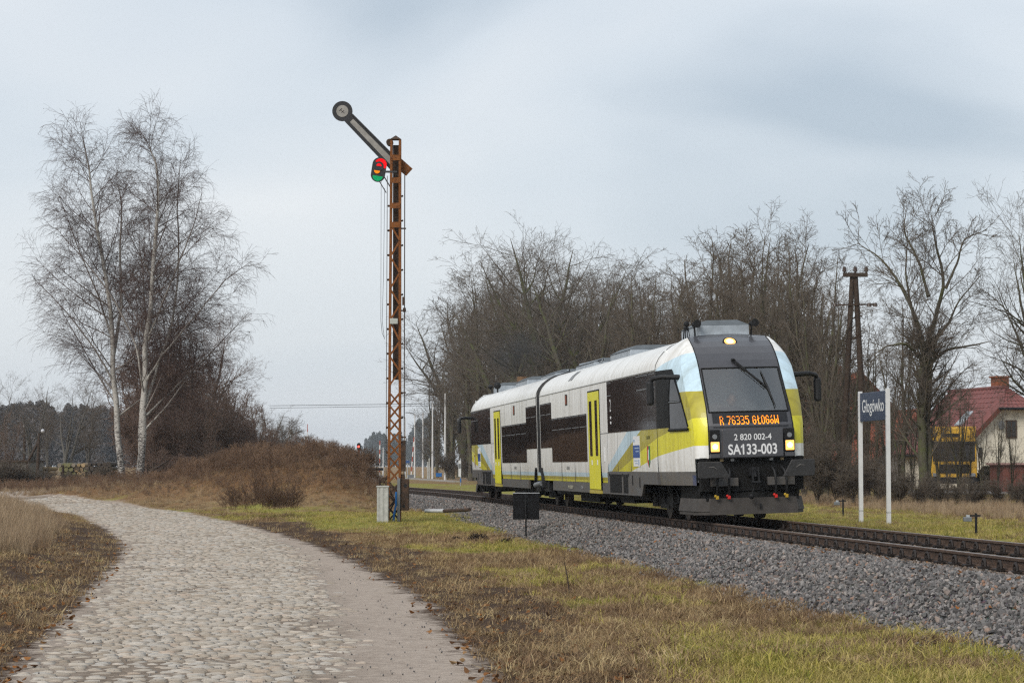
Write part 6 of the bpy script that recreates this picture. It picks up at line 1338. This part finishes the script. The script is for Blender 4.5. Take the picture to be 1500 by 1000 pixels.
# ------------------------------------------------------------------ timber yard on the left
YW = 150
p = at(0, 700, YW); sh = empty('shed', (p.x, p.y, float(ground(p.x, p.y)))); tag(sh, 'low grey rendered shed with a rusty roof edge at the left edge of the yard', 'shed'); k = YW/F_PX; zt = at(20, 676, YW).z - sh.location.z
MB().box(-2.5, 41*k, 0, 5, -.2, zt).build('wall', wallm('grey_shed_render', (.20,.19,.17)), sh); MB().box(-2.6, 42.5*k, -.25, 5.2, zt, zt+.10).build('roof', M['rust_dark'], sh); MB().box(25*k, 31*k, -.03, 0, 0, 1.4).build('door', M['wood_dark'], sh); MB().box(38*k, 41*k, -.06, 0, .2, zt).build('rusty_corner', M['rust_dark'], sh)
def log_stack(name, lab, x0, x1, ytop, ybot, Y, seed, r0=.16, mats=('pale',)):
    p = at((x0+x1)/2, ybot, Y); o = empty(name, (p.x, p.y, p.z)); tag(o, lab, 'log pile'); r = random.Random(seed); kk = Y/F_PX; W = (x1-x0)*kk; H = (ybot-ytop)*kk; z = r0; row = 0
    while z < H:
        x = -W/2 + r0 + (r0 if row % 2 else 0)
        while x < W/2 - r0:
            rr_ = r0*r.uniform(.7, 1.05); MB().cyl((x, -1.2+r.uniform(-.15,.15), z), (x+r.uniform(-.05,.05), 1.6, z), rr_, rr_*.93, 8, 0).add([], []).build('log', LOGM[r.randrange(len(LOGM))], o); x += 2*r0
        z += r0*1.75; row += 1
def logm(nm, endc, barkc): return simple(nm, endc, .9, 0, .35, 5)
LOGM = [logm('fresh_log', (.42,.30,.17), 0), logm('ochre_log', (.33,.24,.12), 0), logm('grey_log', (.26,.22,.17), 0), logm('mossy_log', (.20,.19,.09), 0)]
log_stack('log_pile', 'pale ochre stack of logs left of the birch trunks', 88, 134, 681, 697, 152, 1); log_stack('log_pile', 'low stack of pale logs beside the grey shed', 48, 84, 683, 696, 156, 2); log_stack('log_pile', 'few fresh cut logs lying in front of the ochre stack', 104, 128, 697, 706, 146, 4)
LOGM = [simple('dark_log', (.07,.055,.045), .9, 0, .4, 6), simple('dark_log2', (.10,.08,.065), .9, 0, .4, 6)]
log_stack('log_pile', 'dark pile of old logs right behind the birch trunks', 128, 172, 677, 702, 150, 3)
p = at(46, 682, 160); o = empty('tarpaulin_stack', (p.x, p.y, float(ground(p.x, p.y)))); tag(o, 'whitish tarpaulin over a low timber stack beside the shed', 'tarpaulin'); k = 160/F_PX; zt = at(60, 684, 160).z - o.location.z
MB().prism([(0, .2),(17*k, .5),(20*k, zt*.9),(18*k, zt),(4*k, zt*.82),(0, zt*.6)], 'y', -.8, .8).build('sheet', simple('dirty_white_sheet', (.45,.46,.48), .6, 0, .3, 3), o, .08); MB().box(1*k, 19*k, -.7, .7, 0, .6).build('timber', LOGM[0], o)
for (x0, y0, x1, y1, Y, lab, lampx) in ((54.5, 700, 57.5, 634, 148, 'dark yard lamp pole with a white globe lamp and a slanting stay', 62.5), (35, 700, 36, 627, 170, 'thinner yard lamp pole left of the braced one', 36)):
    p, q = at(x0, y0, Y), at(x1, y1, Y); o = empty('yard_lamp', (p.x, p.y, p.z)); tag(o, lab, 'lamp post'); d = q - p; MB().cyl((0,0,-.3), d, .13, .09, 8).build('pole', M['wood_dark'], o)
    e_ = at(lampx, y1-3, Y) - p; MB().tube([d, (d+e_)*.5 + Vector((0,0,.1)), e_], .03, 5).build('bracket', M['steel_dark'], o); MB().sphere(e_, .13, 10, 7).build('globe', simple('white_globe_%d' % int(x0), (.5,.5,.52), .3), o)
    if lampx > 40: s0 = at(42, 674, Y) - p; MB().cyl(s0, at(56.5, 646, Y) - p, .09, .08, 8).build('stay', M['wood_dark'], o)
for px in (29, 92): p = at(px, 708, 143); o = MB().cyl((0,0,-.3), (0,0,1.15), .09, .08, 8).build('fence_post', M['wood_dark']); o.location = p; tag(o, 'dark fence post in the scrub %s' % ('left, by the shed' if px < 50 else 'in front of the log stack'), 'post')

# ------------------------------------------------------------------ grass, weeds, leaves
def blades(seed, n, h0, h1, rad, w, lean, seg=2, curl=.5):
    r = np.random.default_rng(seed); az = r.uniform(0, 6.28, n); q = rad*np.sqrt(r.random(n)); ph = r.uniform(0, 6.28, n); B = np.stack([q*np.cos(ph), q*np.sin(ph), np.full(n, -.01)], 1)
    H = r.uniform(h0, h1, n); ln = np.abs(r.normal(0, lean, n)) + .05; D = np.stack([np.cos(az)*np.sin(ln), np.sin(az)*np.sin(ln), np.cos(ln)], 1); side = np.stack([-np.sin(az + r.normal(0,.6,n)), np.cos(az), np.zeros(n)], 1)*w*r.uniform(.6, 1.2, n)[:, None]
    mid = B + D*(H*.55)[:, None]; dr = np.stack([np.cos(az), np.sin(az), -.3*np.ones(n)], 1); tip = B + D*H[:, None] + dr*(H*curl*r.uniform(.1, .8, n))[:, None]
    V = np.stack([B-side, B+side, mid+side*.7, mid-side*.7, tip], 1).reshape(-1, 3); o = (np.arange(n)*5)[:, None]
    Fc = np.concatenate([o+np.array([[0,1,2]]), o+np.array([[0,2,3]]), o+np.array([[3,2,4]])]); return np_mesh('blades', V, Fc, False)
def grass_mat(name, stops_rnd, patch=None):
    t = NT(name); rn = t.rnd(); c = t.ramp(rn, stops_rnd)
    if patch: c = t.mix(t.ramp(t.noise(2.0, 5, .7, t.pos()), [(.44,(0,0,0)),(.57,(1,1,1))]), c, t.ramp(rn, patch))
    t.col(c); t.p(rough=.8, spec=.15); tr = t.n('ShaderNodeBsdfTranslucent'); t.l(c, tr.inputs[0]); ad = t.n('ShaderNodeMixShader'); ad.inputs[0].default_value = .25; t.l(t.b.outputs[0], ad.inputs[1]); t.l(tr.outputs[0], ad.inputs[2]); t.l(ad.outputs[0], t.out.inputs[0]); return t.m
M['g_green'] = grass_mat('green_grass', [(0,(.15,.17,.03)),(.3,(.28,.27,.05)),(.6,(.38,.335,.07)),(.85,(.46,.37,.12)),(1,(.19,.21,.05))], [(0,(.25,.20,.07)),(.5,(.41,.32,.11)),(1,(.48,.39,.16))])
M['g_straw'] = grass_mat('straw_grass', [(0,(.18,.12,.066)),(.35,(.32,.22,.115)),(.7,(.45,.325,.165)),(1,(.50,.40,.22))], [(0,(.10,.062,.038)),(.5,(.19,.12,.07)),(1,(.28,.185,.105))])
M['g_tall'] = grass_mat('tall_dead_grass', [(0,(0.231,0.165,0.108)),(.4,(0.341,0.253,0.165)),(.75,(0.429,0.325,0.209)),(1,(0.286,0.187,0.110))])
M['g_weed'] = grass_mat('brown_weed_stalk', [(0,(.13,.082,.055)),(.5,(.22,.14,.092)),(1,(.32,.21,.135))])
M['leaf'] = grass_mat('fallen_leaf', [(0,(.09,.045,.022)),(.4,(.16,.08,.035)),(.75,(.28,.11,.03)),(1,(.34,.22,.11))])
variants('green_tufts', [blades(k, 46, .03, .075+.022*k, .16, .0042, .7, curl=.9) for k in range(6)], [M['g_green']])
variants('straw_tufts', [blades(20+k, 46, .03, .09+.025*k, .17, .0042, .85, curl=.9) for k in range(6)], [M['g_straw']])
variants('tall_grass', [blades(40+k, 60, .30, .80, .20, .0050, .20, curl=.35) for k in range(5)], [M['g_tall']])
def weed_mesh(seed, h, n):
    st_ = gen_stems(seed, h, n, .35, .008); return tree_meshes(seed, [(a, .006, .003) for a, b, c in st_], [dict(n=7, u0=.25, a0=20, a1=50, ratio=.4, tl=.5, m=4, wig=.1, trop=.05, rr=.7, k=3, rmin=.0035), dict(n=3, u0=.2, a0=20, a1=55, ratio=.45, tl=.4, m=3, wig=.1, trop=.03, rr=.8, k=3, rmin=.003)], .003)[1]
variants('weed_stalks', [weed_mesh(60+k, 1.0, 6) for k in range(5)], [M['g_weed']])
def leaf_mesh(seed):
    r = np.random.default_rng(seed); a = np.linspace(0, 2*np.pi, 9)[:-1]; V = np.stack([np.cos(a)*(1+.25*np.cos(3*a)), .7*np.sin(a), .25*np.cos(2*a)+r.normal(0,.08,8)], 1); return np_mesh('leaf', V, np.array([[0,i,i+1] for i in range(1,7)]), False)
variants('leaves', [leaf_mesh(k) for k in range(4)], [M['leaf']])
def put(x, y, extra=0.0): return np.stack([x, y, ground(x, y)+extra], 1)
def visible(x, y, m=.04): return np.abs(x/np.maximum(y, 1)) < .2239 + m
# near verge between road and ballast, and the other short grass
n = 64000; x, y = sample(n, -24, 15, 15, 105, 1.9); x = RNG.uniform(-.26, .26, n)*y
sa, li, gr, mo = zones(x, y); l = track_l(x, y); ok = visible(x, y) & (sa < .35) & (np.abs(l) > 3.35 + .3*vnoise(x, y, .7, 30)) & (RNG.random(n) < 1-.75*li)
gfac = gr + .35*(vnoise(x, y, .5, 31)-.5); isg = ok & (gfac > .20 + .55*RNG.random(n)); iss = ok & ~isg
for nm, key, m_, lab in (('green_grass', 'green_tufts', isg, 'short yellowish green grass on the verges'), ('dry_grass', 'straw_tufts', iss, 'short brown and straw coloured dead grass on the verges')):
    k_ = m_.sum(); sc = RNG.uniform(.55, 1.25, k_)*(.75 + .5*vnoise(x[m_], y[m_], 2.2, 33)); scatter(nm, key, put(x[m_], y[m_]), rotz_only(k_), np.stack([sc*1.15, sc*1.15, sc*RNG.uniform(.55, 1.1, k_)], 1), lab, 'grass')
# tall dead grass left of the road, and sparse elsewhere
n = 9000; x = RNG.uniform(-22, -5.5, n); y = 40 + 58*RNG.random(n)**1.1; dl = edge(ROAD_L, y) - x; ok = (dl > 1.1 + 1.2*vnoise(x, y, 2, 35)) & visible(x, y, .03) & (vnoise(x, y, 2.6, 36) > .28)
x, y, dl = x[ok], y[ok], dl[ok]; sc = np.clip(.45 + .30*(dl-1.2), .45, 1.15)*RNG.uniform(.75, 1.15, len(x)); r_ = rotz_only(len(x), .06); scatter('tall_grass', 'tall_grass', put(x, y), r_, sc, 'tall dead grass growing left of the cobbled road', 'grass')
n = 1600; y = 104 + 38*RNG.random(n); x = at(0, 684, 1).x*0 + RNG.uniform(-.235, -.155, n)*y; ok = (zones(x, y)[0] < .3); scatter('tall_grass', 'tall_grass', put(x[ok], y[ok]), rotz_only(ok.sum(), .06), RNG.uniform(.35, .75, ok.sum()), 'straw coloured grass strip in front of the timber yard', 'grass')
n = 2600; y = 60 + 60*RNG.random(n)**1.2; lw = -(10.2 + RNG.random(n)*5.5); p_ = track(y, lw); scatter('tall_grass', 'tall_grass', put(p_[:,0], p_[:,1]), rotz_only(n, .06), RNG.uniform(.2, .55, n), 'pale dead grass along the foot of the wood', 'grass')
# brown weeds on the mound
n = 13000; x = RNG.uniform(-26, -4.4, n); y = RNG.uniform(84, 116, n); mo = zones(x, y)[3]; hgt = ground(x, y) + .45; ok = (mo > .45) & (track_l(x, y) > 3.2) & (RNG.random(n) < .15 + .85*sstep(hgt + .5*vnoise(x, y, 2, 40), .55, 1.25)*(x > -15) + .15*(x <= -15)) & (edge(ROAD_R, y) + .8 < x)
x, y, hgt = x[ok], y[ok], hgt[ok]; sc = RNG.uniform(.35, .80, len(x))*(.8 + .35*(hgt > 1.0)); scatter('brown_weeds', 'weed_stalks', put(x, y), rotz_only(len(x), .1), sc, 'dry brown weeds and brambles covering the mound', 'weeds')
n = 5200; x = RNG.uniform(-26, -4.4, n); y = RNG.uniform(82, 116, n); mo = zones(x, y)[3]; ok = (mo > .25) & (track_l(x, y) > 3.2) & (edge(ROAD_R, y) + .6 < x); x, y = x[ok], y[ok]; scatter('mound_grass', 'tall_grass', put(x, y), rotz_only(len(x), .25), RNG.uniform(.15, .42, len(x)), 'low russet dead grass on the mound', 'grass')
# low bush by the road, right of centre-left
VARB = [weed_mesh(80+k, 1.0, 9) for k in range(3)]
for me in VARB: me.materials.append(M['g_weed'])
def dead_bush(px, Y, n, w, h, lab, seed):
    p = at(px, 684, Y); r = random.Random(seed); o = empty('dead_bush', (p.x, Y, float(ground(p.x, Y)))); tag(o, lab, 'bush')
    V, Fc, off = [], [], 0
    for i in range(n):
        me = VARB[i % 3]; co_ = np.empty(len(me.vertices)*3, np.float32); me.vertices.foreach_get('co', co_); co_ = co_.reshape(-1, 3); fi = np.empty(len(me.loops), np.int32); me.loops.foreach_get('vertex_index', fi)
        a = r.uniform(0, 6.28); q = math.sqrt(r.random()); x_, y_ = q*w*math.cos(a), q*w*.7*math.sin(a); s_ = h*r.uniform(.7, 1.1)*(1-.4*q); rz = r.uniform(0, 6.28); c, s = math.cos(rz), math.sin(rz)
        V.append(np.stack([(co_[:,0]*c-co_[:,1]*s)*s_ + x_ + co_[:,2]*s_*.3*x_/w, (co_[:,0]*s+co_[:,1]*c)*s_ + y_, co_[:,2]*s_ - .03], 1)); Fc.append(fi.reshape(-1, 4) + off); off += len(co_)
    link_mesh('stalks', np_mesh('stalks', np.concatenate(V), np.concatenate(Fc), True), o, [M['g_weed']])
dead_bush(383, 76, 40, 1.15, 1.45, 'rounded brown dead bush beside the road, left of the semaphore', 1)
dead_bush(521, 92, 30, .95, 1.1, 'dense brown bramble bush at the right end of the mound', 2)
dead_bush(468, 94, 30, 1.6, 1.0, 'tangled brown brambles on top of the mound', 3)
# fallen leaves
n = 5200; y = 16 + 44*RNG.random(n)**1.8; x = RNG.uniform(-.25, .25, n)*y; sa, li, gr, mo = zones(x, y); ok = (RNG.random(n) < .10 + .9*li) & (sa < .75) & (track_l(x, y) > 2.9); scatter('fallen_leaves', 'leaves', put(x[ok], y[ok], .02), RNG.uniform(-.6, .6, (ok.sum(), 3)) + np.array([0,0,1])*RNG.uniform(0, 6.28, (ok.sum(), 1)), RNG.uniform(.018, .042, ok.sum()), 'brown fallen leaves along the road edges', 'leaves')
n = 260; tt_ = RNG.uniform(18, 70, n); ll_ = RNG.uniform(.9, 3.3, n); xy = track(tt_, ll_); P_ = np.concatenate([xy, (bal_h(ll_)+.05)[:, None]], 1); scatter('leaves_on_ballast', 'leaves', P_, RNG.uniform(-.5, .5, (n, 3)) + np.array([0,0,1])*RNG.uniform(0, 6.28, (n, 1)), RNG.uniform(.02, .04, n), 'scattered brown leaves on the ballast', 'leaves')
# pebbles and crumbs on the sand shoulder
n = 900; y = 16 + 30*RNG.random(n)**1.5; x = edge(ROAD_L, y) + RNG.random(n)*(edge(SAND_R, y)+.4-edge(ROAD_L, y)); scatter('road_pebbles', 'ballast_stones', put(x, y, .012), RNG.uniform(0, 6.28, (n, 3)), RNG.uniform(.005, .016, n), 'small dark pebbles on the sandy road shoulder', 'pebbles')
# a stick standing in the verge, torn sods
o = MB().tube([(0,0,-.05), (-.03,0,.22), (-.075,.02,.44)], [.012,.010,.006], 6).build('stick', M['wood_dark']); p = at(835, 870, 31); o.location = (p.x, p.y, float(ground(p.x, p.y))); tag(o, 'thin dead stalk standing upright in the grass verge', 'stick')
for px, py, Y, s_, lab in ((668, 782, 55, .11, 'dark torn clod of turf left of the black board, smallest'), (700, 783, 55, .19, 'dark torn clods of turf left of the black board, largest'), (742, 785, 53, .13, 'dark torn clod of turf nearest to the black board')):
    p = at(px, py, Y); o = link_mesh('turf_clod', leaf_blob(int(px), 260, s_*.28, s_*1.5, s_, s_*.9), None, [simple('dark_turf', (.035,.024,.016), .95)]); o.location = (p.x, p.y, float(ground(p.x, p.y))); tag(o, lab, 'clod')
# fallen branches by the birches
fb = MB(); rr = random.Random(4)
for (a, b) in (((112, 742), (172, 712)), ((140, 735), (178, 700)), ((200, 715), (250, 672)), ((205, 720), (246, 678)), ((185, 728), (205, 700)), ((95, 735), (150, 728))):
    p, q = at(*a, 110), at(*b, 111.5); m_ = (p+q)/2 + Vector((0, rr.uniform(-.4,.4), rr.uniform(.0,.25))); fb.tube([p, lerp(p, m_, .6), m_, lerp(m_, q, .5), q], [.03,.07,.075,.05,.02], 6)
    for _ in range(5): k = rr.random(); s0 = Vector(lerp(p, q, k)); fb.tube([s0, s0 + Vector((rr.uniform(-.5,.5), rr.uniform(-.3,.3), rr.uniform(.1,.5))), s0 + Vector((rr.uniform(-1,1), rr.uniform(-.3,.3), rr.uniform(.3,.8)))], [.025,.018,.008], 4)
tag(fb.build('fallen_branches', M['wood_dark']), 'heap of dark fallen branches at the foot of the birches', 'branches')
# ------------------------------------------------------------------ exhaust smoke and the damp air
sm = MB(); pS = train.matrix_basis @ Vector((LEN-9.6, .35, 4.9)); sm.sphere((0,0,0), 1.0, 20, 14, 0, (1.3, 1.3, 1.0)); smo = sm.build('exhaust_smoke', []); smo.location = (pS.x - .2, pS.y, pS.z + .1)
t = NT('thin_exhaust'); t.t.nodes.remove(t.b); pv = t.n('ShaderNodeVolumePrincipled'); pv.inputs['Color'].default_value = (.12,.12,.12,1); v = t.coord(); nn = t.noise(1.4, 4, .6, v); gl_ = t.n('ShaderNodeTexGradient', gradient_type='SPHERICAL'); t.l(t.mapping(v, (.75,.75,1.0)), gl_.inputs[0])
t.l(t.math('MULTIPLY', t.math('MULTIPLY', gl_.outputs[0], 1.6), t.ramp(nn, [(.38,(0,0,0)),(.65,(1,1,1))])), pv.inputs['Density']); t.l(pv.outputs[0], t.out.inputs['Volume']); smo.data.materials.append(t.m); tag(smo, 'thin grey exhaust smoke rising from the rear car roof', 'smoke', kind='stuff')
hz = MB().box(-700, 700, -40, 2600, -3.0, 45.0).build('haze', []); t = NT('damp_air'); t.t.nodes.remove(t.b); pv = t.n('ShaderNodeVolumePrincipled'); pv.inputs['Color'].default_value = (.86,.91,.96,1); pv.inputs['Density'].default_value = .00019; pv.inputs['Anisotropy'].default_value = .2
t.l(pv.outputs[0], t.out.inputs['Volume']); hz.data.materials.append(t.m); tag(hz, 'thin pale haze over the whole place', 'haze', kind='stuff')
